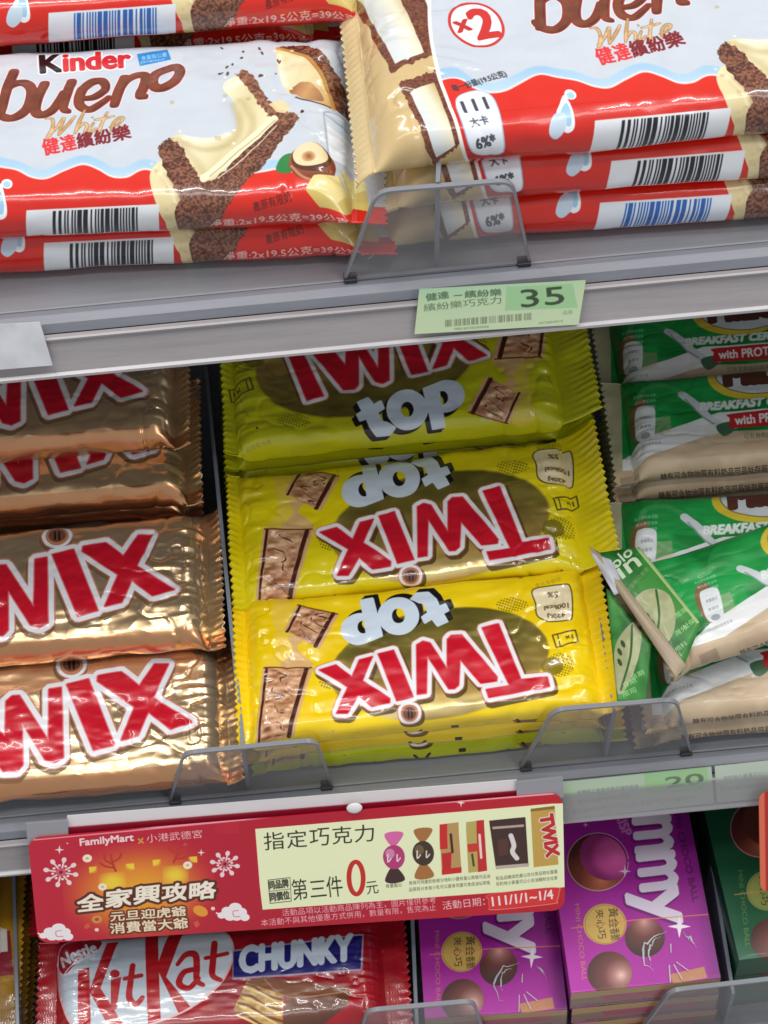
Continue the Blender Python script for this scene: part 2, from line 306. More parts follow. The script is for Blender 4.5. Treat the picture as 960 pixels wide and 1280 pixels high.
# ------------------------------------------------------------------ flow-wrapped bar packs
class Spec:
    def __init__(s, L, W, t, sl, sr, r=None, k=5200, B=None):
        s.L, s.W, s.t, s.sl, s.sr, s.k = L, W, t, sl, sr, k; s.r = r or t * .46; s.B = B or W + 2.2 * t
        s.x0 = -L / 2 - sl; s.LT = L + sl + sr
def section(sp, nt=44, nc=7, nb=8):               # open ring: bottom centre, back side, top, front side, bottom centre
    W, t, r = sp.W / 2, sp.t, sp.r; pts = []
    arc = lambda cy, cz, a0, a1: [(cy + r * cos(a), cz + r * sin(a)) for a in np.linspace(a0, a1, nc)]
    pts += [(y, 0) for y in np.linspace(0, W - r, nb)[:-1]]
    pts += arc(W - r, r, -pi / 2, 0) + arc(W - r, t - r, 0, pi / 2)
    pts += [(y, t) for y in np.linspace(W - r, -(W - r), nt)[1:-1]]
    pts += arc(-(W - r), t - r, pi / 2, pi) + arc(-(W - r), r, pi, 3 * pi / 2)
    pts += [(y, 0) for y in np.linspace(-(W - r), 0, nb)[1:]]
    P_ = np.array(pts); d = np.r_[0, np.cumsum(np.hypot(*np.diff(P_, axis=0).T))]; mid = d[-1] / 2
    b = mid - d; nrm = np.gradient(P_, axis=0); nrm = np.stack([-nrm[:, 1], nrm[:, 0]], 1); nrm /= np.linalg.norm(nrm, axis=1)[:, None] + 1e-9
    if nrm[len(P_) // 2, 1] < 0: nrm = -nrm
    return P_, b, nrm
def place(sp, sh, cx, cy, h, slope, tx=0, ty=0, drot=0):
    x, s = on_shelf(cx, cy, sh, h); xa, sa = on_shelf(cx - 100, cy - 100 * slope, sh, h); xb, sb = on_shelf(cx + 100, cy + 100 * slope, sh, h)
    rot = atan2(sb - sa, xb - xa) + drot; return dict(sp=sp, sh=sh, x=x, s=s, n=h - sp.t, rot=rot, tx=tx, ty=ty)
def pmat(p, **kw): q = dict(p); q.update(kw); return shelf_mat(q['sh'], q['x'], q['s'], q['n'], q['rot'], q['tx'], q['ty'])
def art_map(p):
    sp = p['sp']; M = pmat(p); q = lambda x, y, z: proj(list(M @ Vector((x, y, z))))
    cvp = lambda x, b: ((x - sp.x0) * sp.k, (sp.B / 2 - b) * sp.k); a, c = sp.L * .45, sp.W * .35
    H1 = homog([q(-a, c, sp.t), q(a, c, sp.t), q(a, -c, sp.t), q(-a, -c, sp.t)], [cvp(-a, c), cvp(a, c), cvp(a, -c), cvp(-a, -c)])
    e = sp.W / 2 - sp.r + pi / 2 * sp.r; bz = lambda z: -(e + (sp.t - sp.r - z))
    zs = (sp.t * .62, sp.t * .38)
    H2 = homog([q(-a, -sp.W / 2, zs[0]), q(a, -sp.W / 2, zs[0]), q(a, -sp.W / 2, zs[1]), q(-a, -sp.W / 2, zs[1])], [cvp(-a, bz(zs[0])), cvp(a, bz(zs[0])), cvp(a, bz(zs[1])), cvp(-a, bz(zs[1]))])
    return H1, H2
def canvas(p, base, metal=0):
    sp = p['sp']; H1, H2 = art_map(p); c = Cv(sp.LT * sp.k, sp.B * sp.k, np.array(base) / 255., H1, metal); c.side = H2; return c
def pack(name, p, mat, label, cat, group, seed, amp=.0006, fold=.0012, curl=(0, 0), zs=.42, taper=.013, crown=.0008, dip=0, tooth=.0016, teeth=.0033, parts=True, crumpled=1., sealmat=None, nx=None, side_amp=1., bow=0, ncrease=16):
    sp = p['sp']; M = pmat(p); root = empty(name, M, label, cat, group)
    nx = nx or (60 if 'buried' in label else 190)
    P_, b, nr = section(sp, 80 if nx > 100 else 40); m = len(P_); hl = sp.L / 2
    e = np.linspace(0, 1, nx); X = np.sign(e - .5) * hl * (1 - (1 - np.abs(2 * e - 1)) ** 1.35)
    d = hl - np.abs(X); tau = np.clip(1 - np.clip(1 - d / taper, 0, 1) ** 2.3, .05, 1); z_s = sp.t * zs; r = RS(seed)
    q_ = m / 78.; qx = nx / 110. / q_; n1 = fbm(nx, m, 9 * q_, seed * 7 + 1, 1.3 * qx) - .5; n2 = np.abs(fbm(nx, m, 5 * q_, seed * 7 + 9, 5 * qx, 2) - .5) * 2; n3 = fbm(nx, m, 3.2 * q_, seed * 7 + 5, 7 * qx, 2) - .5; n4 = np.abs(fbm(nx, m, 14 * q_, seed * 7 + 13, .8 * qx, 2) - .5) * 2
    em = np.exp(-d / (taper * .9))[:, None] * np.clip(d / .003, 0, 1)[:, None]; topw = (nr[:, 1] > .5)[None] * 1.
    side = (np.abs(nr[:, 0]) > .4)[None] * 1.
    disp = amp * 2.2 * n1 * tau[:, None] + fold * (.5 - n2) * 2 * em + amp * 2.0 * side_amp * n3 * side - fold * .55 * np.exp(-n4 * 16) * np.clip(1.2 - d / .05, .12, 1)[:, None]
    bb = b[None, :]; XX_ = X[:, None]
    for _ in range(ncrease if nx > 100 else 0):          # short sharp creases of the film, most of them towards the ends
        sd = r.choice([-1, 1]); x0 = sd * hl * (1 - abs(r.randn()) * .30); b0 = r.uniform(-.75, .5) * sp.W; an = r.uniform(-.55, .55) + (pi if sd > 0 else 0) + (r.rand() < .25) * 1.1; ln = r.uniform(.008, .035)
        dx, db = cos(an), sin(an); tt = (XX_ - x0) * dx + (bb - b0) * db; dd = (XX_ - x0) * -db + (bb - b0) * dx
        disp = disp + r.uniform(-.35, .9) * fold * .42 * np.exp(-(dd / r.uniform(.0011, .0022)) ** 2) * np.clip(np.minimum(tt, ln - tt) / (ln * .35), 0, 1) * (tau[:, None] > .3)
    a = 1 + (1 - tau) * .075
    Y = P_[None, :, 0] * a[:, None] + nr[None, :, 0] * disp; Zn = P_[None, :, 1] + (crown * (1 - (2 * P_[:, 0] / sp.W) ** 2) - dip * np.exp(-(P_[:, 0] / (sp.W * .09)) ** 2))[None] * topw
    Z = z_s + (Zn - z_s) * tau[:, None] + nr[None, :, 1] * disp * np.where(nr[None, :, 1] < -.5, 0, 1) + bow * (X[:, None] / hl) ** 2
    V = np.stack([np.repeat(X[:, None], m, 1), Y, Z], -1).reshape(-1, 3)
    uv = np.stack([np.repeat(((X - sp.x0) / sp.LT)[:, None], m, 1), np.repeat((.5 + b / sp.B)[None], nx, 0)], -1).reshape(-1, 2)
    i, j = np.meshgrid(np.arange(nx - 1), np.arange(m - 1), indexing='ij'); q = (i * m + j).ravel()
    Fc = np.stack([q, q + 1, q + m + 1, q + m], 1)
    link('wrapper', mesh('wrapper', V, Fc.tolist(), uv), root, (mat,))
    ye = sp.W / 2 * 1.075
    for sgn, sl, cu_ in ((-1, sp.sl, curl[0]), (1, sp.sr, curl[1])):
        if sl <= 0: continue
        nT = int(2 * ye / teeth); ny = nT * 4 + 1; nxs = max(12, int(sl / .00045)); ty_ = np.linspace(-1, 1, ny); tri = np.abs(((np.arange(ny) / 4.) % 1) * 2 - 1)
        fx = np.linspace(0, 1, nxs); wob = fbm(nxs, ny, 26, seed + 31 + sgn, 2) - .5; wob2 = fbm(nxs, ny, 9, seed + 41 + sgn, 3) - .5
        XX = -.0012 + fx[:, None] * (sl + .0012 + tooth * (tri[None] - .5)); YY = ty_[None] * ye * (1 + .02 * fx[:, None]) + 0 * XX
        ZZ = z_s + bow + cu_ * fx[:, None] ** 1.4 + (wob * .0045 + wob2 * .0018) * crumpled * fx[:, None] + .00014 * np.sin(fx[:, None] * sl / .0011 * 2 * pi) * (fx[:, None] > .18)
        XX = sgn * (hl + XX * np.cos(np.clip(cu_ / max(sl, 1e-6), -1, 1) * fx[:, None] * .6))
        th = .00035; n_ = nxs * ny
        V = np.concatenate([np.stack([XX, YY, ZZ + th], -1).reshape(-1, 3), np.stack([XX, YY, ZZ - th], -1).reshape(-1, 3)])
        uvs = np.stack([(XX - sp.x0) / sp.LT, .5 + YY / sp.B], -1).reshape(-1, 2); uvs = np.concatenate([uvs, uvs])
        i, j = np.meshgrid(np.arange(nxs - 1), np.arange(ny - 1), indexing='ij'); q = (i * ny + j).ravel(); up = np.stack([q, q + 1, q + ny + 1, q + ny], 1)
        if sgn > 0: up = up[:, ::-1]
        dn = up[:, ::-1] + n_; rim = []
        loop = list(range(ny)) + [k * ny + ny - 1 for k in range(1, nxs)] + [(nxs - 1) * ny + k for k in range(ny - 2, -1, -1)] + [k * ny for k in range(nxs - 2, 0, -1)]
        for k in range(len(loop)): u, v = loop[k], loop[(k + 1) % len(loop)]; rim.append((u, v, v + n_, u + n_))
        me = mesh('end_seal', V, up.tolist() + dn.tolist() + rim, uvs); link('end_seal', me, root, (sealmat or mat,))
    return root

# ------------------------------------------------------------------ artwork: white wafer bar
def art_wafer(p, barcol, seed):
    c = canvas(p, (203, 210, 219)); RED = (226, 42, 22)
    red = c.ramp((0, 200), (0, 300), [(0, (226, 44, 24)), (1, (206, 28, 14))])
    wave = [(-215, 232), (-190, 222), (-168, 216), (-150, 206), (-128, 196), (-112, 200), (-102, 216), (-86, 226), (-66, 224), (-44, 212), (-20, 200), (0, 206), (22, 212), (40, 224), (58, 227), (80, 214), (104, 203), (124, 212), (140, 224), (158, 224), (185, 212), (230, 235), (290, 222), (330, 214), (352, 212), (380, 224), (410, 236), (450, 240)]
    wave = [(x, 218 + (y - 218) * .7) for x, y in wave]; sm = smoothline(wave, 6); big = [(520, 240), (520, 520), (-330, 560), (-330, 240)]
    X, Y = c.inv()
    c.put(c.blur(c.line(sm - [0, 6], 10), 1.5), c.ramp((0, 195), (0, 225), [(0, (150, 196, 230)), (1, (186, 216, 236))]), .85); c.put(c.poly(np.concatenate([sm, big])), red)
    c.Ls(wave, 2.4, (250, 246, 244), .8)
    # front side band
    H = c.M; c.put(c.front(p, .55), red)
    c.Ls([(-150, 250), (-100, 247), (0, 243), (200, 238), (430, 232)], 1.2, (190, 20, 10), .5)
    # drops of milk
    def drop(x, y, k):
        c.P(smoothline([(x + 4 * k, y - 20 * k), (x + 9 * k, y), (x + 7 * k, y + 14 * k), (x - 3 * k, y + 19 * k), (x - 12 * k, y + 13 * k), (x - 13 * k, y + 2 * k), (x - 6 * k, y - 8 * k)], 5, True), (238, 244, 248))
        c.P(smoothline([(x + 3 * k, y - 10 * k), (x + 6 * k, y + 2 * k), (x + 2 * k, y + 13 * k), (x - 7 * k, y + 10 * k), (x - 8 * k, y + 2 * k)], 5, True), (150, 196, 226), .9)
    drop(-2, 250, .95); c.P(ell(9, 231, 7, 6), (240, 244, 248)); c.P(ell(9, 232, 4.5, 4), (170, 208, 232))
    # name
    wm = c.text('K', (52, 93), (78, 91), 24, bold=1.7); c.put(c.grow(wm, 1.6), (250, 250, 252)); c.put(wm, (20, 20, 24))
    wm = c.text('inder', (81, 91), (163, 86), 24, bold=1.7); c.put(c.grow(wm, 1.6), (250, 250, 252)); c.put(wm, (214, 34, 32))
    # flowing brand word
    B_ = [[[(18, 93), (10, 112), (4, 132), (0, 146)], [9, 9]], [[(4, 130), (12, 112), (30, 106), (40, 116), (34, 138), (18, 150), (3, 148), (-4, 138)], [6, 9, 9, 6]],
          [[(56, 108), (47, 128), (45, 142), (54, 146), (68, 138), (80, 120)], [9, 9, 7]], [[(90, 106), (83, 124), (80, 138), (86, 142)], [9, 8, 4]],
          [[(100, 126), (118, 124), (132, 114), (128, 104), (114, 106), (101, 120), (100, 134), (112, 139), (128, 130), (136, 124)], [5, 7, 8, 9, 7, 4]],
          [[(156, 100), (148, 118), (143, 132)], [9, 9, 8]], [[(146, 124), (158, 104), (172, 96), (182, 98), (180, 112), (175, 122), (181, 124)], [5, 7, 9, 9, 6]],
          [[(208, 88), (194, 96), (192, 110), (202, 114), (218, 106), (225, 92), (219, 85), (206, 89)], [9, 9, 9]]]
    m = c.union(*[c.line(smoothline(q, 9), w) for q, w in B_]); c.put(c.grow(m, 2.0), (250, 250, 252), .7); c.put(c.grow(m, 1.3), (150, 34, 22)); 
    br = c.tex((92, 38, 18), (122, 56, 30), 14, 5); c.put(m, br); c.put(c.clip(c.move(m, -1.5, -2.2), m), (150, 84, 54), .35)
    W_ = [[(58, 151), (66, 152), (66, 164), (60, 175), (64, 172)], [(60, 175), (72, 162), (80, 151), (76, 164), (74, 172)], [(74, 172), (86, 158), (94, 148)], [(106, 140), (99, 156), (94, 170)], [(96, 166), (104, 157), (109, 159), (106, 168)],
          [(117, 156), (112, 165), (115, 168), (120, 163)], [(134, 142), (127, 158), (124, 168), (129, 168)], [(119, 152), (130, 150), (142, 147)], [(138, 161), (147, 158), (154, 151), (150, 149), (142, 156), (140, 165), (147, 166), (156, 160)]]
    m = c.union(*[c.line(smoothline(q, 6), [1.8, 3.2, 1.8]) for q in W_]); c.put(c.grow(m, .5), (150, 108, 62)); c.put(m, c.tex((196, 152, 100), (226, 190, 146), 6, 9))
    c.P(ell(116, 149, 1.6, 1.6), (190, 146, 94))
    c.T('健', (56, 197), (76, 193), 19, (226, 50, 52), .55); c.T('達', (79, 193), (97, 189), 19, (226, 50, 52), .55)
    c.T('繽', (99, 189), (119, 185), 19, (126, 26, 34), .55); c.T('紛', (121, 185), (141, 181), 19, (126, 26, 34), .55); c.T('樂', (143, 181), (165, 176), 19, (126, 26, 34), .55)
    c.P([(171, 68), (209, 61), (214, 75), (175, 84)], (48, 132, 200)); c.gib((177, 77), (209, 71), 6, (200, 228, 246), 3); c.gib((176, 81), (206, 76), 3, (200, 228, 246), 4)
    # the bar itself
    crumb = c.tex((74, 38, 26), (150, 98, 72), 2.0, 31, 1, .3, .68); crumb2 = c.tex((98, 54, 36), (168, 116, 88), 3.0, 35, 1, .3, .7)
    cream = c.ramp((215, 180), (330, 250), [(0, (206, 190, 146)), (.4, (240, 230, 190)), (.7, (226, 212, 164)), (1, (196, 178, 130))])
    def cr_(pts, a, b_, st): c.P(smoothline(pts, 6, True), c.ramp(a, b_, st))
    cr_([(188, 218), (206, 204), (232, 226), (250, 262), (226, 289), (206, 278), (192, 246)], (190, 210), (250, 290), [(0, (236, 222, 176)), (.6, (220, 202, 150)), (1, (176, 152, 104))])
    cr_([(203, 186), (222, 172), (250, 176), (278, 172), (296, 162), (292, 130), (279, 112), (296, 98), (318, 108), (336, 132), (348, 150), (320, 180), (290, 206), (258, 230), (232, 214), (214, 196)], (215, 170), (330, 230), [(0, (232, 220, 176)), (.25, (246, 238, 204)), (.5, (222, 208, 160)), (.8, (240, 230, 188)), (1, (206, 190, 140))])
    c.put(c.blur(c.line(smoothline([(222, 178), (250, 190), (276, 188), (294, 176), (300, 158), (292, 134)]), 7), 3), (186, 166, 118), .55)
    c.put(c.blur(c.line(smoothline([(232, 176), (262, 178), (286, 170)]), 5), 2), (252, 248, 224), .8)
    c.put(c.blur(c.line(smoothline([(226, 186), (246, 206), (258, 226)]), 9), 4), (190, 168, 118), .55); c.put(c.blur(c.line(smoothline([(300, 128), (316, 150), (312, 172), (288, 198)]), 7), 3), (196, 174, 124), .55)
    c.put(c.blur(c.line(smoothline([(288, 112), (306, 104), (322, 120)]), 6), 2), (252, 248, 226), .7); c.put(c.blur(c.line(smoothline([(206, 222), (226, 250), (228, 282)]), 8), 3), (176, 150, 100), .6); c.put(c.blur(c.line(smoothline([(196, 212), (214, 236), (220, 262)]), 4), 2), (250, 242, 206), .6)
    def jag(pts, col_, seed, j=1.8):
        q = smoothline(pts, 8, True); r = RS(seed); q = q + r.randn(*q.shape) * j * .6; c.put(c.poly(q), col_)
    jag([(198, 192), (206, 180), (216, 178), (228, 188), (240, 209), (256, 228), (281, 214), (306, 188), (328, 168), (346, 154), (360, 146), (374, 150), (366, 164), (350, 182), (334, 204), (318, 218), (302, 232), (288, 246), (276, 260), (262, 276), (250, 286), (232, 289), (222, 280), (232, 264), (219, 237), (206, 212)], crumb, 7)
    jag([(296, 96), (306, 90), (318, 100), (336, 128), (352, 142), (372, 148), (356, 160), (344, 156), (328, 138), (314, 118)], crumb2, 8)
    c.P(smoothline([(258, 228), (300, 196), (342, 158), (348, 152), (338, 150), (300, 182), (262, 214), (250, 222)], 6, True), c.ramp((255, 225), (262, 236), [(0, (244, 236, 200)), (1, (196, 176, 126))]))
    c.Ls([(262, 222), (300, 190), (344, 153)], 1.2, (150, 128, 84), .7); c.Ls([(272, 224), (306, 198), (346, 160)], 1.4, (250, 244, 214), .8)
    c.P([(336, 134), (352, 128), (364, 140), (356, 146), (346, 144)], (234, 214, 162), .9)
    # halved piece at the top
    jag([(348, 62), (366, 56), (392, 60), (412, 76), (428, 96), (440, 118), (430, 128), (408, 126), (396, 100), (380, 76), (356, 68)], crumb, 9, 1.2)
    cr_([(346, 62), (358, 66), (380, 74), (398, 94), (410, 118), (414, 130), (392, 128), (372, 124), (358, 116), (350, 96), (346, 78)], (346, 60), (412, 130), [(0, (226, 206, 150)), (.3, (240, 228, 190)), (.6, (228, 212, 164)), (1, (200, 160, 100))])
    c.Ls([(347, 62), (364, 66), (384, 74), (400, 92), (411, 116), (416, 129)], 4.5, (196, 146, 76), .9); c.Ls([(349, 65), (364, 69), (382, 78), (397, 95), (407, 116)], 1.5, (238, 214, 150), .9)
    cr_([(362, 118), (374, 108), (388, 106), (398, 114), (404, 126), (384, 128)], (362, 106), (404, 130), [(0, (146, 92, 48)), (.5, (206, 156, 104)), (1, (150, 100, 60))])
    c.put(c.blur(c.line(smoothline([(350, 70), (352, 92), (358, 110)]), 5), 2), (250, 244, 216), .8); c.Ls([(370, 126), (392, 130), (412, 130)], 2, (60, 34, 22), .8)
    r = random.Random(3)
    for _ in range(15): x, y = r.uniform(272, 350), r.uniform(60, 100); c.P(ell(x, y, r.uniform(1, 3), r.uniform(.8, 1.8), r.uniform(0, 180)), (70, 44, 34), .85)
    c.P(ell(378, 143, 2.4, 2, 20), (60, 36, 28))
    # glass of milk, nut and butter-coloured lumps
    c.P([(404, 140), (448, 138), (448, 188), (410, 196)], (196, 208, 222), .75); c.P([(408, 152), (446, 150), (446, 186), (412, 193)], (236, 240, 245), .9); c.put(c.line(ell(426, 141, 22, 5, 0, 30), 1.6), (136, 154, 178), .8); c.Ls([(404, 142), (410, 194)], 1.6, (140, 158, 182), .7); c.P(ell(427, 152, 19, 4), (206, 216, 228))
    c.P(smoothline([(345, 212), (352, 200), (364, 196), (370, 206), (364, 218), (350, 218)], 5, True), (46, 130, 62))
    c.P(ell(390, 205, 29, 22, -8), c.radial((384, 196), 34, 28, [(0, (206, 130, 90)), (1, (126, 62, 40))])); c.P(ell(389, 199, 25, 17, -14), (92, 48, 32)); c.P(ell(388, 196, 22, 14, -12), (240, 220, 176)); c.P(ell(386, 199, 9, 6, -12), c.radial((386, 199), 9, 7, [(0, (150, 82, 44)), (1, (224, 190, 138))]))
    c.Ls([(364, 210), (376, 222), (394, 226), (412, 218)], 3, (214, 146, 108), .8)
    c.P([(382, 236), (392, 222), (424, 208), (440, 232), (430, 246), (398, 249)], (214, 190, 106)); c.P([(382, 234), (392, 222), (422, 209), (432, 224), (420, 238)], (240, 222, 152)); c.P([(424, 200), (452, 196), (460, 236), (440, 234)], (224, 202, 118)); c.P([(426, 198), (452, 194), (456, 210), (436, 216)], (242, 228, 160))
    c.gib((315, 256), (364, 245), 9, (58, 16, 12), 12)
    # side print: weight and bar code
    c.M = c.side; y = lambda x: 300 - (x - 260) * .06
    c.T('淨重:2x19.5公克=39公克', (262, 286), (436, 272), 11, (250, 214, 206), .3, a=.95)
    c.bars([(31, 268), (198, 260), (199, 292), (33, 300)], barcol, seed)
    c.P(smoothline([(-20, 262), (-6, 262), (-4, 274), (-14, 282), (-24, 276)], 5, True), (196, 214, 230)); c.M = H
    c.P([(208, 276), (236, 262), (262, 262), (240, 284), (222, 290)], crumb)
    c.M = c.side; jag([(205, 262), (222, 262), (236, 300), (222, 330), (212, 300)], c.tex((206, 186, 136), (228, 210, 160), 9, 6), 3, .5); jag([(222, 258), (282, 250), (262, 284), (240, 300), (226, 296)], crumb, 4, .8); c.M = H
    # left end: cream field with cut bars, x2 badge and portion glass
    edge = smoothline([(-96, 20), (-104, 60), (-118, 100), (-132, 150), (-138, 200), (-136, 250), (-130, 330)], 6); cream2 = c.ramp((-264, 0), (-150, 30), [(0, (226, 200, 146)), (.35, (244, 226, 182)), (.6, (232, 208, 156)), (1, (214, 186, 132))])
    c.put(c.poly(np.concatenate([edge, [(-420, 420), (-420, -80), (-96, -80)]])), cream2); c.put(c.line(edge, 3.5), (246, 244, 240)); 
    F_ = c.tex((92, 44, 28), (140, 82, 54), 1.8, 61, 1, .3, .7)
    def cell(q, inner):
        q = np.array(q, float); jag(np.repeat(q, 2, 0) * 1., F_, 5, .5); c.P(inner, c.ramp(inner[0], inner[1], [(0, (222, 226, 226)), (.45, (238, 230, 204)), (1, (196, 172, 116))]))
    cl = c.poly(np.concatenate([edge, [(-420, 420), (-420, -80), (-96, -80)]]))
    for q, inn in (([(-206, 40), (-100, 16), (-100, 165), (-192, 192)], [(-199, 52), (-156, 42), (-146, 170), (-184, 182)]), ([(-106, 26), (-90, 24), (-90, 150), (-106, 160)], [(-128, 40), (-112, 36), (-112, 120), (-122, 140)]), ([(-188, 208), (-130, 190), (-120, 262), (-174, 302)], [(-178, 218), (-146, 208), (-142, 276), (-168, 290)])):
        q = np.array(q, float); rr = RS(4); qq = np.concatenate([np.linspace(q[i], q[(i + 1) % 4], 26)[:-1] for i in range(4)]) + rr.randn(100, 2) * .9; c.put(c.clip(c.poly(qq), cl), F_); c.put(c.clip(c.poly(inn), cl), c.ramp(inn[0], inn[1], [(0, (222, 226, 226)), (.5, (240, 232, 206)), (1, (198, 176, 120))]))
    c.put(c.line(edge, 3.5), (246, 244, 240))
    c.P(ell(-74, 139, 33, 29, -8), (206, 50, 42)); c.P(ell(-74, 139, 29.5, 26, -8), (244, 246, 250)); c.T('x', (-98, 148), (-81, 145), 13, (196, 44, 38), 1.1); c.T('2', (-76, 157), (-50, 153), 35, (206, 44, 38), 2.2)
    c.T('每一份量(19.5公克)', (-126, 222), (-58, 208), 10, (52, 50, 60), .3)
    c.P(smoothline([(-128, 232), (-112, 222), (-92, 222), (-82, 234), (-82, 262), (-86, 286), (-104, 290), (-122, 286), (-128, 262)], 5, True), (236, 242, 248)); c.put(c.line(smoothline([(-128, 232), (-112, 222), (-92, 222), (-82, 234), (-82, 262), (-86, 286), (-104, 290), (-122, 286), (-128, 262)], 5, True), 1.4), (170, 196, 222))
    c.T('111', (-121, 246), (-91, 242), 13, (66, 70, 84), .5); c.T('大卡', (-118, 262), (-96, 259), 9, (66, 70, 84), .3); c.T('6%*', (-116, 281), (-92, 277), 10, (52, 54, 66), .4); c.gib((-126, 306), (-82, 298), 8, (110, 16, 14), 22)
    n = (fbm(c.h, c.w, 40, 77) - .5)[..., None] * .03; c.c += n; return c

# ------------------------------------------------------------------ artwork: caramel bars (two-finger word mark)
MX = [(398.7, 838), (420, 832), (440, 847.5), (449.5, 826), (466, 821.5), (453, 852), (487.5, 874.5), (487, 880), (465, 883.5), (448, 870), (434, 891), (420.5, 891), (435, 860)]
MI = [(472.5, 818), (492, 813), (516.5, 872), (496, 877)]
MW = [(520.6, 806.6), (528.7, 802.3), (537.5, 804.6), (559, 838), (559, 800), (564, 795), (577, 794.4), (621.5, 847), (620.6, 852), (601, 854.8), (575, 825), (573.4, 857), (568, 861.7), (561, 862), (534, 821), (533, 867.3), (521.5, 869.3)]
MT = [(602.5, 786.5), (623, 780.4), (648.5, 844), (651, 850.7), (684, 847), (687, 858.5), (611, 873), (607.5, 863), (637, 858), (632, 848)]
def wordmark(c, sh=(3, 4), shadow=(70, 52, 26), red=(206, 22, 44)):
    ms = [c.poly(q) for q in (MX, MI, MW, MT)]; m = c.union(*ms); dot = c.poly(ell(512, 890.5, 11, 9.5, -8)); wh = c.union(c.grow(m, 5.6), c.grow(dot, 3.4))
    c.put(c.move(c.grow(wh, 1.6), *sh), shadow, .8); c.put(c.grow(wh, 1.0), (214, 120, 100), .8); c.put(wh, (240, 240, 244)); c.put(c.grow(m, 1.0), (228, 90, 96), .8)
    c.put(m, np.repeat(np.repeat(np.array(red, np.float32)[None, None] / 255, c.h, 0), c.w, 1) * (1 + .12 * (fbm(c.h, c.w, 30, 3)[..., None] - .5)))
    c.put(dot, (196, 130, 96)); c.P(ell(512, 891, 8.2, 6.8, -8), (122, 74, 60)); c.Ls([(510, 887), (510.5, 895)], 1.8, (40, 22, 18)); c.Ls([(514, 887), (514.5, 895)], 1.8, (40, 22, 18))
def rot180(cx, cy): return np.array([[-1, 0, 2 * cx], [0, -1, 2 * cy], [0, 0, 1.]])
def shift(dx, dy, k=1, cx=0, cy=0): return np.array([[k, 0, dx + cx * (1 - k)], [0, k, dy + cy * (1 - k)], [0, 0, 1.]])
def art_yellow(p, A, base, base2, seed, badge=True):
    c = canvas(p, base); H = c.M; c.A = A
    c.c[:] = c.tex(base, base2, 60, seed)
    def choc(q, dl, seed):
        q = np.array(q, float); c.P(q, c.tex((196, 142, 96), (226, 178, 130), 10, seed)); g = lambda u, v: (q[0] * (1 - u) + q[1] * u) * (1 - v) + (q[3] * (1 - u) + q[2] * u) * v
        c.Ls([g(.05, .02), g(.05, .98)], 4, (70, 32, 22)); c.Ls([g(.86, .02), g(.86, .98)], 5, (72, 34, 24)); c.Ls([g(.0, .02), g(.0, .98)], 3, (222, 178, 122)); c.Ls([g(.97, .02), g(.97, .98)], 3, (222, 180, 126))
        n_ = fbm(c.h, c.w, 7 * c.k(), seed + 3, 1.2, 4); lay = np.where(np.abs(n_ - .5)[..., None] < .006, np.array((150, 98, 68), np.float32) / 255, np.clip(c.tex((188, 134, 98), (222, 174, 134), 12, seed + 5) + (np.gradient(fbm(c.h, c.w, 12 * c.k(), seed + 8, .8, 2), axis=0) * 5)[..., None], .1, .95)).astype(np.float32)
        c.P([g(.12, .04), g(.8, .04), g(.8, .96), g(.12, .96)], lay)
        r = random.Random(seed)
        for v0 in (.08, .3, .52, .76):
            u0 = r.uniform(.15, .5); pts = [g(min(.8, max(.13, u0 + r.uniform(-.12, .2) + .09 * k)), v0 + .05 * k + r.uniform(-.03, .03)) for k in range(4)]; c.Ls(pts, [1, 2.6, 1.4], (84, 44, 30), .9); c.Ls([(a + 1.4, b + 1.8) for a, b in pts], 1.3, (232, 190, 146), .7)
        c.Ls([g(.0, .0), g(.95, .0)], 2, (96, 52, 34), .8)
    c.P(smoothline([(340, 760), (362, 752), (374, 790), (366, 815), (390, 830), (330, 838), (346, 812)], 5, True), (236, 200, 120), .5)
    c.P(smoothline([(360, 798), (380, 800), (372, 812), (392, 832), (350, 834), (366, 814)], 5, True), (224, 180, 128), .9)
    choc([(372, 756), (424, 768), (400, 812), (356, 790)], 0, seed); choc([(330, 836), (392, 834), (366, 918), (318, 926)], 0, seed + 11)
    # dark halo with foil window
    gl = c.ramp((540, 760), (560, 905), [(0, (112, 104, 40)), (.3, (136, 122, 56)), (.55, (176, 150, 76)), (.74, (214, 178, 96)), (.86, (248, 222, 156)), (1, (130, 98, 30))])
    e = c.poly(ell(550, 830, 138, 67, -9)); gl = np.clip(gl * (1 + .35 * (fbm(c.h, c.w, 30 * c.k(), 3, .5, 2)[..., None] - .5)), 0, 1); c.put(c.blur(e, 1.5), gl, 1, .4); X, Y = c.inv(); ht = ((((X * .9 + Y * .3) % 3.2) - 1.6) ** 2 + (((Y * .9 - X * .3) % 3.2) - 1.6) ** 2 < 1.2).astype(np.float32)
    for cx, cy, rx, ry in ((700, 832, 17, 15), (640, 757, 20, 9), (410, 850, 12, 12)): c.put(c.clip(c.poly(ell(cx, cy, rx, ry)), (0, 0, ht)), (110, 96, 30), .75)
    c.P(ell(690, 834, 14, 11), (112, 98, 30), .7)
    # word 'top', reversed like the rest of the pack
    o = c.poly(ell(498, 771, 25, 23), ell(498, 771, 9, 10)); pp = c.union(c.poly(ell(449, 787, 22, 19, -15), ell(454, 785, 8, 9)), c.poly([(451, 751), (466, 748), (478, 796), (460, 803)]))
    t = c.poly([(513, 750), (520, 742), (536, 741), (545, 750), (549, 759), (557, 756), (561, 764), (554, 768), (560, 778), (547, 784), (540, 775), (531, 780), (527, 772), (535, 767), (530, 756), (523, 755)])
    m = c.union(o, pp, t); c.put(c.grow(c.move(m, 5, -5), 1.2), (26, 24, 22)); c.put(c.grow(c.move(m, 2, -2), .8), (26, 24, 22)); c.put(c.grow(m, .8), (212, 226, 240))
    wordmark(c)
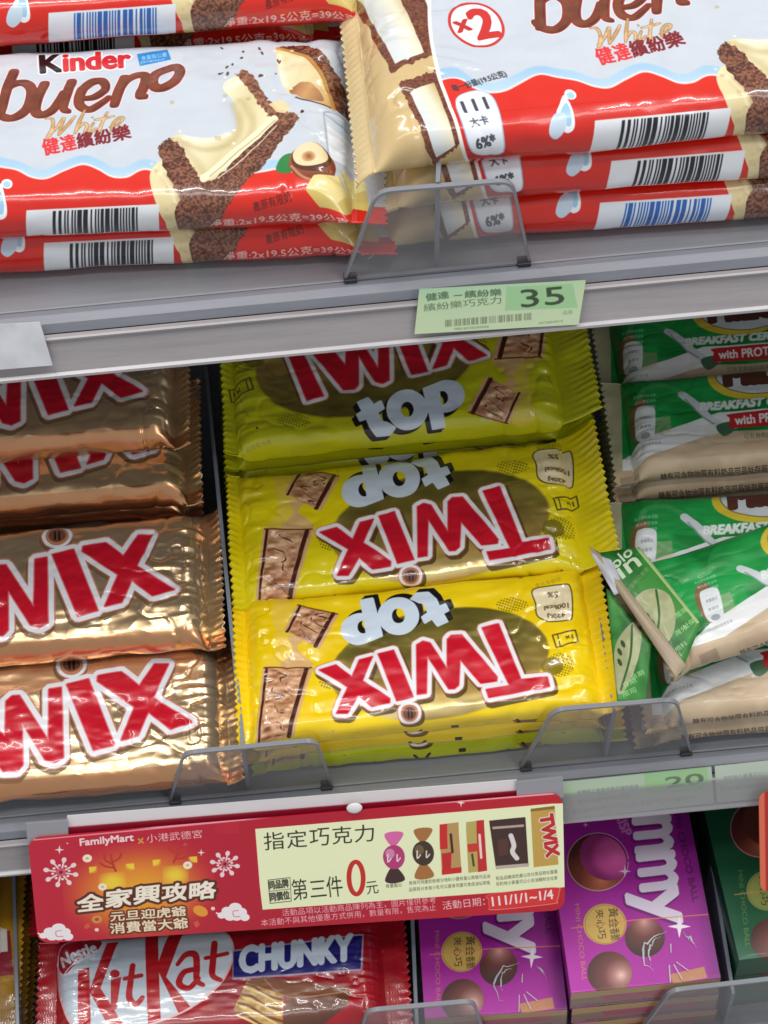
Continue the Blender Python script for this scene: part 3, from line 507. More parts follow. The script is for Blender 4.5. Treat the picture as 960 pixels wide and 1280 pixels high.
    # calorie box and little bar drawing
    if badge:
        q = smoothline([(666, 738), (700, 732), (713, 735), (715, 770), (708, 776), (684, 777), (671, 770), (669, 755)], 4, True); c.put(c.poly(q), (238, 222, 182)); c.put(c.line(np.vstack([q, q[:1]]), 1.6), (92, 82, 36))
        c.T('5%', (697, 740), (684, 741), 6, (92, 76, 50), .3); c.T('100kcal', (710, 755), (680, 758), 6, (92, 76, 50), .3); c.T('420kJ', (706, 766), (684, 768), 6, (92, 76, 50), .3)
    q = [(690, 795), (719, 787), (722, 801), (695, 810)]; c.put(c.line(q + q[:1], 1.8), (92, 82, 36)); c.Ls([(696, 793), (700, 808)], 1.4, (92, 82, 36)); c.T('1x', (715, 793), (706, 796), 6, (80, 70, 40), .3)
    c.gib((700, 722), (668, 730), 6, (120, 108, 30), 5, .6); c.Ls([(672, 795), (664, 797), (658, 798)], 1.4, (120, 104, 30), .5)
    # side print
    c.M = c.side; c.Ls([(506, 914), (512, 918), (519, 918), (526, 912)], 2.4, (44, 38, 22)); c.P([(564, 907), (573, 906), (573, 910), (564, 911)], (44, 38, 22)); c.P([(640, 900), (672, 898), (664, 912), (652, 910)], (150, 100, 60), .9); c.Ls([(646, 899), (656, 910)], 2.5, (80, 40, 26))
    c.gib((360, 935), (690, 905), 4, (96, 88, 20), seed + 2, .8); c.Ls([(330, 944), (720, 910)], 1.2, (150, 130, 20), .5); c.M = H; return c
def art_gold(p, A):
    c = canvas(p, (205, 160, 106), .8); c.A = A; H = c.M
    c.c[:] = c.ramp((480, 765), (470, 930), [(0, (248, 196, 148)), (.25, (248, 214, 166)), (.7, (238, 208, 168)), (1, (244, 190, 144))]); c.c *= (1 + .10 * (fbm(c.h, c.w, 50, 8)[..., None] - .5))
    wordmark(c, (1, -3.4), (96, 74, 48)); c.M = c.side; Hh = (0, 0, (c.yy > c.h * .5 + p['sp'].W / 2 * p['sp'].k * .86).astype(np.float32)); c.put(Hh, (214, 138, 92), .55, 1)
    c.M = H; return c
def art_malt(p, A=None, strip=True):
    c = canvas(p, (22, 140, 58)); H = c.M; c.A = np.eye(3) if A is None else A; W_ = (232, 234, 234)
    c.c[:] = c.tex((8, 118, 46), (30, 160, 74), 50, 3)
    c.P([(760, 592), (800, 574), (880, 541), (960, 538), (1400, 496), (1400, 800), (760, 800)], c.tex((202, 182, 152), (188, 164, 134), 30, 6)); c.put(c.grow(c.poly([(740, 588), (800, 552), (900, 518), (1010, 510), (960, 524), (880, 545), (800, 572), (740, 596)]), 2), W_)
    c.put(c.blur(c.poly(ell(1000, 570, 150, 34, -6)), 14), (210, 178, 148), .5); c.P(ell(880, 475, 70, 38, -15), (44, 170, 82), .35)
    c.Ls([(798, 500), (806, 486), (830, 482), (852, 492)], 6, (92, 160, 98), .5); c.P(smoothline([(790, 506), (806, 500), (812, 520), (806, 548), (796, 548), (788, 530)], 5, True), (150, 92, 66), .85)
    c.P(smoothline([(794, 515), (800, 509), (814, 509), (819, 516), (818, 544), (812, 552), (802, 551), (795, 542)], 4, True), (224, 228, 230)); c.gib((800, 525), (815, 524), 4, (110, 116, 120), 3); c.gib((800, 536), (814, 535), 4, (110, 116, 120), 4); c.P(ell(807, 545, 6, 4), (160, 166, 170)); 
    for i, y in enumerate((492, 499, 506)): c.gib((792 + i * 2, y + 7), (820, y + 4), 4, (200, 224, 208), 9 + i, .9)
    c.gib((782, 562), (826, 556), 4, (96, 110, 100), 8, .7)
    c.Ls([(852, 494), (868, 506), (884, 522), (900, 532)], 10, (210, 216, 220)); c.Ls([(856, 500), (876, 520), (892, 530)], 2, (130, 150, 140), .8); c.P(smoothline([(896, 532), (914, 528), (918, 538), (906, 546), (898, 541)], 4, True), (70, 110, 80))
    c.P(ell(948, 468, 64, 32, -5), (222, 196, 60)); c.P(ell(954, 465, 60, 27, -5), (206, 212, 216)); c.put(c.line(ell(954, 465, 60, 27, -5, 60), 1.5), (60, 70, 50), .6)
    m = c.text('MILO', (908, 482), (1000, 473), 28, 3.2); c.put(c.grow(m, .6), (52, 24, 16)); c.put(m, (88, 46, 34))
    c.T('BREAKFAST CEREAL', (874, 515), (1010, 504), 10, (206, 222, 212), .9, .25); c.T('BREAKFAST CEREAL', (875, 514), (1011, 503), 9, (236, 240, 238), .35, .25)
    q = smoothline([(912, 524), (916, 518), (1010, 511), (1016, 520), (1010, 529), (918, 536), (912, 532)], 4, True); c.P(q, (196, 40, 44)); c.T('with PROTEIN', (919, 532), (1006, 525), 11, (244, 240, 240), .7); c.gib((930, 550), (1000, 544), 7, (92, 122, 88), 14)
    if strip: c.P([(700, 400), (776, 400), (782, 700), (700, 700)], c.tex((176, 172, 140), (190, 184, 152), 20, 2))
    c.put(c.front(p, .9), c.tex((206, 184, 152), (190, 166, 136), 30, 9)); c.put((0, 0, (c.yy > (p['sp'].B / 2 + p['sp'].W / 2 + .008) * p['sp'].k).astype(np.float32)), (60, 62, 56)); c.M = c.side; c.gib((826, 600), (1010, 585), 8, (40, 36, 34), 19); c.P([(776, 590), (800, 587), (800, 600), (776, 602)], (90, 80, 70), .3)
    c.M = H; return c
def art_red(p):
    c = canvas(p, (176, 18, 32)); H = c.M; c.c[:] = c.tex((150, 12, 26), (170, 20, 34), 40, 3)
    q = smoothline([(78, 1252), (70, 1220), (74, 1192), (110, 1172), (200, 1160), (262, 1158), (284, 1170), (290, 1196), (272, 1232), (220, 1268), (140, 1290), (96, 1284)], 8, True)
    m = c.poly(q); c.put(c.grow(m, 4.5), (150, 12, 26)); c.put(c.grow(m, 2.6), (232, 190, 190)); c.put(m, c.ramp((80, 1170), (260, 1280), [(0, (188, 200, 214)), (1, (212, 220, 228))]))
    R_ = (184, 22, 32); cl = m
    def cp(*polys): c.put(c.clip(c.union(*[c.poly(x) for x in polys]), cl), R_)
    cp([(98, 1214), (112, 1210), (114, 1296), (98, 1300)], [(112, 1240), (134, 1178), (148, 1176), (126, 1236), (160, 1290), (142, 1294)])
    cp([(181, 1160), (197, 1158), (202, 1300), (186, 1300)], [(196, 1210), (214, 1158), (232, 1157), (208, 1222), (244, 1266), (226, 1272)])
    m2 = c.union(c.poly([(139, 1226), (152, 1222), (146, 1262), (139, 1264)]), c.poly(ell(144, 1218, 6, 5)), c.line(smoothline([(166, 1208), (163, 1230), (162, 1248), (170, 1256), (178, 1248)]), [7, 8, 6]), c.line([(156, 1224), (177, 1220)], 5),
                 c.line(smoothline([(222, 1206), (232, 1194), (244, 1194), (246, 1210), (246, 1226), (254, 1232)]), [5, 8, 8, 5]), c.line(smoothline([(246, 1212), (230, 1216), (224, 1230), (236, 1236), (248, 1224)]), [6, 8, 6]),
                 c.line(smoothline([(268, 1180), (266, 1204), (266, 1220), (276, 1226)]), [8, 8, 5]), c.line([(257, 1198), (284, 1192)], 5)); c.put(m2, R_)
    s_ = smoothline([(68, 1196), (76, 1180), (106, 1172), (126, 1174), (122, 1188), (100, 1200), (84, 1216), (74, 1212)], 6, True); c.put(c.grow(c.poly(s_), 2), (222, 214, 220)); c.P(s_, (150, 14, 30)); c.T('Nestle', (78, 1208), (122, 1190), 15, (216, 222, 230), .8); c.Ls([(80, 1216), (96, 1202), (120, 1194)], 2, (226, 226, 232))
    c.P([(291, 1188), (455, 1168), (453, 1214), (291, 1226)], (170, 150, 176)); c.P([(292, 1190), (453, 1170), (451, 1212), (292, 1223)], (26, 24, 112)); c.T('CHUNKY', (301, 1217), (440, 1201), 32, (206, 220, 234), 2.4, .12)
    c.P([(310, 1224), (355, 1240), (352, 1300), (345, 1300), (292, 1262)], c.tex((214, 178, 106), (180, 134, 70), 6, 4)); c.P([(306, 1228), (330, 1222), (436, 1234), (438, 1240), (362, 1247)], (132, 84, 58)); c.P([(358, 1246), (438, 1238), (436, 1256), (376, 1300), (350, 1300)], c.ramp((358, 1246), (380, 1300), [(0, (122, 76, 52)), (1, (84, 44, 30))]))
    for i in range(4): c.Ls([(306 - i * 4, 1232 + i * 11), (318 - i * 3, 1234 + i * 12), (332 - i * 2, 1244 + i * 12), (352, 1250 + i * 13)], 3.2, (120, 70, 36)); c.Ls([(308 - i * 4, 1236 + i * 11), (326 - i * 3, 1242 + i * 12), (350, 1256 + i * 13)], 2.5, (232, 204, 136))
    c.Ls([(330, 1224), (362, 1247), (438, 1239)], 1.6, (176, 124, 92)); return c
def ball(c, x, y, r, base=(118, 62, 54), hi=(244, 196, 184), hx=.3, hy=.45):
    c.P(ell(x, y, r, r * .96), c.radial((x + r * hx, y + r * hy), r * 1.7, r * 1.7, [(0, hi), (.18, tuple(.5 * (a + b) for a, b in zip(base, hi))), (.45, base), (1, tuple(a * .5 for a in base))]))
def spark(c, x, y, r, colr=(232, 206, 232)): c.P([(x, y - r), (x + r * .18, y - r * .18), (x + r, y), (x + r * .18, y + r * .18), (x, y + r), (x - r * .18, y + r * .18), (x - r, y), (x - r * .18, y - r * .18)], colr)
def art_box(c, tone):
    # authored in the photograph's pixels of the purple box
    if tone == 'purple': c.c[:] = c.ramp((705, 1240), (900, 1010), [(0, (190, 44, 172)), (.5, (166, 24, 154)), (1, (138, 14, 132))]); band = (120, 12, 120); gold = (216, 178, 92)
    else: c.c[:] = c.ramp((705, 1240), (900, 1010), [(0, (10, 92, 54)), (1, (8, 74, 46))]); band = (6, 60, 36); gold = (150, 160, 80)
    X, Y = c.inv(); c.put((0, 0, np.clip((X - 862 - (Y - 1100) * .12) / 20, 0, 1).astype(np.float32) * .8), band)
    W_ = (226, 214, 232)
    for x, y, r in ((744, 1012, 6), (732, 1031, 4), (840, 1160, 0)): 
        if r: spark(c, x, y, r)
    c.T('CRISP', (764, 1008), (779, 1046), 12, (196, 120, 186), .6)
    ball(c, 746, 1078, 38, (120, 52, 38), (220, 130, 96), .15, .55); c.put(c.clip(c.poly(ell(758, 1070, 34, 30, 20)), c.poly(ell(746, 1078, 37, 35))), c.radial((770, 1070), 34, 30, [(0, (236, 104, 176)), (.7, (204, 76, 158)), (1, (150, 46, 112))]) if tone == 'purple' else (112, 52, 34)); c.put(c.line(ell(747, 1077, 38, 36, 0, 60), 1.4), (222, 190, 220), .7); spark(c, 781, 1089, 8)
    # script word running down the face
    def L_(o): ox, oy = o; return [[(ox + 2, oy + 24), (ox + 40, oy + 14)], [(ox + 40, oy + 14), (ox + 46, oy + 2), (ox + 38, oy - 8), (ox, oy + 0)], [(ox + 38, oy - 10), (ox + 44, oy - 22), (ox + 36, oy - 32), (ox - 2, oy - 24)]]
    st = []
    for oy in (1000, 1056 - 8, 1096 - 0): 
        ox = 792 + (oy - 1000) * .09
        st += [([(ox, oy + 12), (ox + 26, oy + 10), (ox + 40, oy + 4), (ox + 44, oy - 8), (ox + 30, oy - 14), (ox + 2, oy - 10)], [6, 11, 11, 10, 11, 7]), ([(ox + 46, oy + 16), (ox + 22, oy + 18)], [6, 9])]
    st += [([(848, 1118), (844, 1142), (826, 1146), (806, 1138)], [8, 14, 14, 10]), ([(842, 1120), (846, 1160)], [7, 7]), ([(846, 1160), (826, 1138), (800, 1112), (784, 1108), (778, 1118), (788, 1126), (797, 1118)], [5, 6, 7, 7, 8, 7])]
    m = c.union(c.text('m', (797, 1069), (802, 1113), 45, 2.6), c.text('m', (792, 1024), (796, 1066), 45, 2.6), c.text('m', (788, 978), (792, 1021), 45, 2.6), c.text('y', (783, 1116), (790, 1162), 62, 2.6)); c.put(c.grow(c.move(m, -1, 2), 1.2), (84, 8, 84), .6); c.put(m, W_); spark(c, 849, 1158, 15, (244, 236, 244))
    c.T('MINI CHOCO BALL', (840, 1008), (866, 1128), 8, tuple(max(0, b - 18) for b in band), .4)
    ball(c, 806, 1172, 25, (116, 62, 56), (226, 168, 160), -.05, -.8); ball(c, 762, 1216, 28, (120, 64, 58), (246, 200, 190), .5, .1)
    c.P(ell(756, 1155, 27, 25.5), gold); c.put(c.line(ell(756, 1155, 25, 24, 0, 50), .8), (120, 92, 40), .6)
    c.T('黃', (760, 1135), (761, 1147), 12, (70, 48, 24), .05); c.T('金', (761, 1148), (762, 1160), 12, (70, 48, 24), .05); c.T('香脆', (762, 1161), (764, 1176), 12, (70, 48, 24), .05); c.T('夾', (744, 1137), (745, 1148), 10, (70, 48, 24), .05); c.T('心巧', (745, 1150), (748, 1174), 10, (70, 48, 24), .05)
    c.T('MINI CHOCO BALL', (718, 1130), (728, 1226), 6, gold, .1, a=.7)
    c.Ls([(714, 1160), (790, 1150), (894, 1142)], 1.5, (226, 150, 90), .8, sm=False)
    c.P([(836, 1218), (880, 1208), (884, 1222), (842, 1230)], (196, 150, 84), .85); return c

# ------------------------------------------------------------------ shelving
M_steel = plain('shelf_steel', (.25, .26, .285), .36, .0, .05, 900, .16, wear=True)
M_lip = plain('rail_lip', (.24, .25, .29), .34, 0, .03, 500, .2, wear=True)
M_rail = plain('rail_plastic', (.36, .335, .345), .28, 0, .04, 200, .2, wear=True)
M_bead = plain('rail_bead', (.52, .50, .52), .3)
M_back = plain('back_panel', (.26, .26, .27), .6)
M_fin = plain('divider_plastic', (.23, .26, .31), .32, 0, .03, 300, .08)
M_rim = plain('clear_edge', (.25, .26, .285), .3)
M_foot = plain('stop_foot_plastic', (.03, .03, .035), .4)
M_clear = clear_plastic('clear_stop', (.93, .93, .93), .15, (.56, .55, .57))
M_cover = clear_plastic('clear_cover', (.9, .9, .9), .34, (.5, .49, .52))
bk = box('back_wall', (-.75, .335, -.55), (.75, .35, .75), M_back); tag(bk, kind='structure')
for sh, lab in ((1, 'grey steel shelf with the green 35 price tag on its edge rail'), (2, 'grey steel shelf under the gold, yellow and green packs'), (3, 'grey steel shelf under the red pack and the purple boxes')):
    root = empty('display_shelf', Matrix.Translation((0, 0, OZ[sh])), lab, 'shelf', 'sloping shelves of one display')
    B = Matrix(((1, 0, 0, 0), (0, S_[1], N_[1], 0), (0, S_[2], N_[2], 0), (0, 0, 0, 1)))
    bm = bmesh.new(); box_bm(bm, (-.72, 0, -.0035), (.72, .37, 0), .0008); o = link('shelf_board', bm_mesh('shelf_board', bm), root, (M_steel,), False); o.matrix_local = B
    extrude_profile('lip', [(-.0005, -.0002), (-.0030, -.0012), (-.0052, -.0040), (-.0052, -.0078), (-.0015, -.0082), (.002, -.004)], -.72, .72, M_lip, root)
    extrude_profile('price_channel', [(-.0012, -.0086), (-.0058, -.0090), (-.0070, -.0105), (-.0070, -.0230), (-.004, -.0236), (0, -.0236)], -.72, .72, M_rail, root)
    extrude_profile('bead', [(-.0059, -.0080), (-.0082, -.0084), (-.0088, -.0091), (-.0084, -.0099), (-.0072, -.0103), (-.0059, -.0089)], -.72, .72, M_rail, root)
    extrude_profile('bead', [(-.003, -.0238), (-.0082, -.0226), (-.0092, -.0236), (-.0086, -.0248), (-.0045, -.0254), (-.002, -.0248)], -.72, .72, M_bead, root)

def on_cross(px, py, sh, s):                     # photo point -> (x, n) on the plane square to the shelf at distance s
    O = np.array([0, 0, OZ[sh]]) + s * S_; d = ray(px, py); p = CAM + d * (((O - CAM) @ S_) / (d @ S_)) - np.array([0, 0, OZ[sh]])
    return p[0], p @ N_
def divider(sh, top, bot, stop, hf, label, lean=0, length=.3):
    xa, sa = on_shelf(*top[0], sh, hf); xb, sb = on_shelf(*top[1], sh, hf); rot = atan2(-(xb - xa), sb - sa)
    s0 = .0012; x0 = xa + (xb - xa) * (s0 - sa) / (sb - sa); xf, _ = on_cross(*bot, sh, s0); ln = atan2(x0 - xf, hf)
    root = empty('shelf_divider', shelf_mat(sh, xf, s0, .0002), label, 'divider', 'clear fronted shelf dividers')
    bm = bmesh.new(); box_bm(bm, (-.0009, 0, 0), (.0009, length, hf), .0003)
    for v in bm.verts: v.co.x += v.co.z / hf * (x0 - xf) - v.co.y * tan(rot)
    link('fin', bm_mesh('fin', bm), root, (M_fin,), False)
    q = [on_cross(*c, sh, 0) for c in stop]; q = [(a - xf, max(b, .0006)) for a, b in q]
    R = Matrix(((1, 0, 0, 0), (0, 0, -1, 0), (0, 1, 0, 0), (0, 0, 0, 1)))
    out = round_poly(q, (.006, .006, .0008, .0008)); slab('front_stop', out, .0011, M_clear, root, Matrix.Translation((0, -.0004, 0)) @ R)
    # polished edge of the clear plate
    bm = bmesh.new(); o_ = np.array(out); c = o_.mean(0); w = .0008; n = len(out)
    ed = np.roll(o_, -1, 0) - np.roll(o_, 1, 0); nrm = np.stack([ed[:, 1], -ed[:, 0]], 1); nrm /= np.linalg.norm(nrm, axis=1)[:, None]
    if ((o_ - c) * nrm).sum() < 0: nrm = -nrm
    A = o_ + nrm * .0003; Bq = o_ - nrm * w; vs = [[bm.verts.new((p[0], p[1], z)) for p in arr] for arr in (A, Bq) for z in (-.0004, .0016)]
    for i in range(n):
        j = (i + 1) % n
        for a, b in ((0, 1), (1, 3), (3, 2), (2, 0)): bm.faces.new((vs[a][i], vs[a][j], vs[b][j], vs[b][i]))
    for (fx, fn), dr in ((q[2], -1), (q[3], 1)):
        bf = bmesh.new(); box_bm(bf, (min(0, dr) * .005, -.0032, -.0002), (max(0, dr) * .005, .0012, .0016), .0003); link('stop_foot', bm_mesh('stop_foot', bf), root, (M_foot,), False, Matrix.Translation((fx, 0, fn)))
    bmesh.ops.recalc_face_normals(bm, faces=bm.faces); link('stop_rim', bm_mesh('stop_rim', bm), root, (M_rim,), False, Matrix.Translation((0, -.0002, 0)) @ R)
divider(1, ((547, 232), (552, 120)), (546, 345), [(471, 240), (641, 226), (663, 335), (430, 352)], .047, 'divider with clear front stop between the two white wafer bar columns')
divider(2, ((304, 934), (257, 455)), (311, 991), [(229, 942), (396, 926), (416, 984), (212, 1002)], .042, 'divider with clear front stop between the gold and yellow packs')
divider(2, ((768, 884), (703, 440)), (757, 945), [(692, 888), (846, 875), (864, 942), (650, 964)], .042, 'divider with clear front stop between the yellow and green packs')
divider(3, ((520, 1258), (515, 1140)), (522, 1312), [(458, 1264), (592, 1252), (612, 1308), (440, 1326)], .042, 'divider beside the red wafer pack, clear stop cut by the photo bottom')
divider(3, ((915, 1232), (876, 990)), (905, 1285), [(838, 1239), (985, 1222), (1000, 1280), (795, 1296)], .042, 'divider between the purple and the dark green boxes')
divider(3, ((22, 1280), (17, 1090)), (24, 1350), [(-60, 1290), (90, 1290), (105, 1350), (-80, 1362)], .042, 'grey divider between the red pack and the gold bag')

# ------------------------------------------------------------------ packs
KS = Spec(.200, .0890, .0200, .0075, .012, B=.118)
YS = Spec(.148, .0665, .0160, .005, .0080, r=.0052); YL = Spec(.148, .0665, .0160, .005, .0165, r=.0052); GS = Spec(.155, .0665, .0180, .010, .0075); MS = Spec(.155, .0525, .0140, .008, .008); RSp = Spec(.150, .0520, .0180, .009, .011)
# upper shelf: white wafer bars
pK1 = place(KS, 1, 108, 152, .0405, -.052)
white = art_wafer(pK1, (20, 20, 28), 5); M_w = printed('wafer_print', white, .24, coat=.6, crumple=.16, cscale=60)
c2 = white; H = c2.M; c2.M = c2.side; c2.bars([(31, 268), (198, 260), (199, 292), (33, 300)], (40, 96, 178), 8, (226, 232, 240)); c2.M = H; M_wb = printed('wafer_print_blue_code', c2, .24, coat=.6, crumple=.16, cscale=60)
KG = 'white and red wafer bar packs'
def base_of(p, k, **kw): q = dict(p); q['n'] = p['n'] - k * p['sp'].t * 1.0; q.update({a: p[a] + b for a, b in kw.items()}); return q
kw = dict(amp=.0009, fold=.0022, taper=.017, crown=.0014, ncrease=34)
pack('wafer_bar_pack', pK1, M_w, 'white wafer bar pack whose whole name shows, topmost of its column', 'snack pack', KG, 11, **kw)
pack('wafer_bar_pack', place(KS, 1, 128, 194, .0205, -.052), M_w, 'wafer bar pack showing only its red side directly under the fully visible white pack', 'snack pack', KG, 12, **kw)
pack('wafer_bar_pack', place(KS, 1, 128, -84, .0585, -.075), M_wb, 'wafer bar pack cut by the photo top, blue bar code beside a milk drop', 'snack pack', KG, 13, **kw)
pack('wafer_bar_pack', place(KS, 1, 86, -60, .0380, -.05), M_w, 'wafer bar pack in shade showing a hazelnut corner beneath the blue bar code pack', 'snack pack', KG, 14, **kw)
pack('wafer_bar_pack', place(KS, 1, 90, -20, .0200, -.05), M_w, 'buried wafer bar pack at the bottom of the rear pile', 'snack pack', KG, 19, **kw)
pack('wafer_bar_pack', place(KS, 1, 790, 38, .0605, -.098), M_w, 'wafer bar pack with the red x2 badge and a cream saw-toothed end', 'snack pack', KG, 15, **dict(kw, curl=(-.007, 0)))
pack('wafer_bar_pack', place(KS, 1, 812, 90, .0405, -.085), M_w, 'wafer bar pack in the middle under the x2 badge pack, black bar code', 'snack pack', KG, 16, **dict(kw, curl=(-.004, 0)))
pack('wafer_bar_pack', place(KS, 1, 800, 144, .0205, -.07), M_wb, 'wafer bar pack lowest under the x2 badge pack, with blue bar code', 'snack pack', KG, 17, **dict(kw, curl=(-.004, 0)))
# gold packs
kw = dict(amp=.0008, fold=.0022, taper=.010, crown=.0016, dip=.0003, side_amp=1.5, ncrease=14, crumpled=2.2, curl=(.003, .006))
pG2 = place(GS, 2, 38, 732, .042, -.095)
M_g = printed('gold_print', art_gold(pG2, np.array([[-1.3, 0, 71.7 + 1.3 * 512], [0, -1.3, 670 + 1.3 * 891], [0, 0, 1]])), .26, .27, coat=.3, bump=.1, bscale=110, crumple=.55, cscale=85)
GG = 'gold caramel bar packs'
pG1 = place(GS, 2, 56, 897, .0235, -.10); pG3 = place(GS, 2, 20, 556, .050, -.09); pG4 = place(GS, 2, 5, 484, .068, -.08)
pack('gold_bar_pack', pG1, M_g, 'gold foil pack at the front, its lower edge behind the clear stop', 'snack pack', GG, 21, **kw)
pack('gold_bar_pack', pG2, M_g, 'gold foil pack with whole letters ix, second row from the front', 'snack pack', GG, 22, **kw)
pack('gold_bar_pack', pG3, M_g, 'gold foil pack squeezed under the rearmost one, only letter feet showing', 'snack pack', GG, 23, **kw)
pack('gold_bar_pack', pG4, M_g, 'rearmost gold foil pack, half hidden under the shelf edge above', 'snack pack', GG, 24, **kw)
for i, (p, nn) in enumerate(((pG1, 'front'), (pG2, 'second'), (pG3, 'rear'))):
    for k in ((), (1,), (1,))[i]: pack('gold_bar_pack', base_of(p, k, x=.002 * (-1) ** k, s=.004), M_g, 'buried gold foil pack, lowest in the %s pile' % nn, 'snack pack', GG, 25 + i * 2 + k, **kw)
# yellow packs
kw = dict(amp=.0009, fold=.0019, taper=.012, crown=.0010, dip=.0003, side_amp=1.2, ncrease=22)
pY1 = place(YS, 2, 524, 811, .0455, -.092); pY2 = place(YL, 2, 508, 646, .0465, -.105, ty=-.02); pY3 = place(YL, 2, 492, 464, .0635, -.098)
M_y1 = printed('yellow_print', art_yellow(pY1, np.eye(3), (246, 208, 8), (252, 218, 20), 2), .25, .2, crumple=.3, cscale=75)
M_y2 = printed('lemon_print', art_yellow(pY2, np.array([[1., 0, 1], [0, 1, -172], [0, 0, 1]]), (232, 214, 14), (240, 222, 30), 5), .22, .2, crumple=.3, cscale=75)
M_yl = printed('green_lime_print', art_yellow(pY1, np.eye(3), (196, 206, 20), (206, 214, 30), 2), .25, .2, crumple=.3, cscale=75)
M_y3 = printed('lime_print', art_yellow(pY3, rot180(503.5, 641.5) , (206, 206, 22), (196, 198, 26), 7, False), .3, .2, crumple=.3, cscale=75)
YG = 'yellow caramel bar packs'
pack('yellow_bar_pack', pY1, M_y1, 'bright yellow pack lying upside down at the front of the column', 'snack pack', YG, 41, **dict(kw, curl=(.004, .006), zs=.6, crumpled=1.6))
pack('yellow_bar_pack', base_of(pY1, .97, x=.0015, s=.003), M_y1, 'yellow pack showing only its edge, just under the front upside-down one', 'snack pack', YG, 42, **kw)
pack('yellow_bar_pack', base_of(pY1, 1.84, x=.003, s=.004), M_yl, 'lime green-yellow pack lowest at the front behind the stop', 'snack pack', YG, 43, **kw)
pack('yellow_bar_pack', pY2, M_y2, 'lemon yellow upside-down pack in the middle with its end sticking up', 'snack pack', YG, 44, **dict(kw, curl=(.004, .013), zs=.72, crumpled=1.8))
pack('yellow_bar_pack', pY3, M_y3, 'lime yellow pack the right way up, cut by the shelf edge above', 'snack pack', YG, 45, **dict(kw, curl=(.004, .010), zs=.72, crumpled=1.8))
for i, (p, nn) in enumerate(((pY2, 'middle'), (pY3, 'rear'))):
    for k in (1, 2): pack('yellow_bar_pack', base_of(p, k * .95, x=-.002 * k, s=.006), M_y3, 'buried yellow pack, %s in the %s pile with its saw-toothed end beside the divider' % ('halfway down' if k == 1 else 'lowest', nn), 'snack pack', YG, 46 + i * 2 + k, **dict(kw, curl=(.004, .012)))
# green malt bars
kw = dict(amp=.0006, fold=.0012, taper=.010, crown=.0008)
pM3 = place(MS, 2, 1000, 512, .055, -.075); M_m = printed('malt_print', art_malt(pM3), .42, .3, coat=.1); MG = 'green malt cereal bars'
pM2 = place(MS, 2, 1009, 669, .050, -.06)
pack('malt_bar_pack', pM3, M_m, 'green and beige cereal bar showing the whole red pill, second from the back', 'snack pack', MG, 51, **kw)
pack('malt_bar_pack', place(MS, 2, 976, 431, .040, -.075), M_m, 'green cereal bar rearmost, right under the upper shelf rail', 'snack pack', MG, 52, **kw)
pack('malt_bar_pack', pM2, M_m, 'green cereal bar lying straight behind the slanted one', 'snack pack', MG, 53, **kw)
pM1 = place(Spec(.185, .052, .014, .002, .008), 2, 1068, 684, .060, -.33)
a_ = radians(-14.5); RM = np.array([[1, 0, 1073], [0, 1, 692], [0, 0, 1.]]) @ np.array([[cos(a_), -sin(a_), 0], [sin(a_), cos(a_), 0], [0, 0, 1]]) @ np.array([[1, 0, -1000], [0, 1, -512], [0, 0, 1.]])
M_m1 = printed('malt_print_slanted', art_malt(pM1, RM, False), .42, .3, coat=.1)
pack('malt_bar_pack', pM1, M_m1, 'green cereal bar lying slanted on top with its leafy end folded over', 'snack pack', MG, 54, **kw)
pack('malt_bar_pack', place(MS, 2, 1046, 806, .0325, -.10), M_m, 'cereal bar under the slanted one, beige with a white stripe', 'snack pack', MG, 55, **kw)
pack('malt_bar_pack', dict(place(MS, 2, 1036, 850, .0165, -.08), s=place(MS, 2, 1036, 850, .0165, -.08)['s'] + .008), M_m, 'lowest cereal bar of the front pile behind the clear stop', 'snack pack', MG, 56, **kw)
for i, p in enumerate((pM3, pM2)):
    for k in (1, 2): pack('malt_bar_pack', base_of(p, k), M_m, 'buried cereal bar, %s in the %s pile' % ('middle' if k == 1 else 'lowest', ('rear', 'middle')[i]), 'snack pack', MG, 57 + 2 * i + k, **kw)
# red wafer pack
pR = place(RSp, 3, 272, 1223, .055, -.085); M_r = printed('red_print', art_red(pR), .3, crumple=.14, cscale=60); kw = dict(amp=.0004, fold=.0010, taper=.011, crown=.001, ncrease=5)
pack('red_wafer_pack', pR, M_r, 'red chunky wafer pack cut by the photo bottom', 'snack pack', 'red chunky wafer packs', 61, **kw)
pack('red_wafer_pack', base_of(pR, 0, s=.060, x=-.004), M_r, 'red wafer pack in the dark behind the promotion sign', 'snack pack', 'red chunky wafer packs', 62, **kw)
for k in (1, 2): pack('red_wafer_pack', base_of(pR, k), M_r, 'buried red wafer pack, %s of the pile' % ('middle' if k == 1 else 'lowest'), 'snack pack', 'red chunky wafer packs', 63 + k, **kw)
for k in (1, 2): pack('red_wafer_pack', base_of(pR, k, s=.060, x=-.004), M_r, 'buried red wafer pack of the rear pile, %s' % ('middle' if k == 1 else 'lowest'), 'snack pack', 'red chunky wafer packs', 65 + k, **kw)
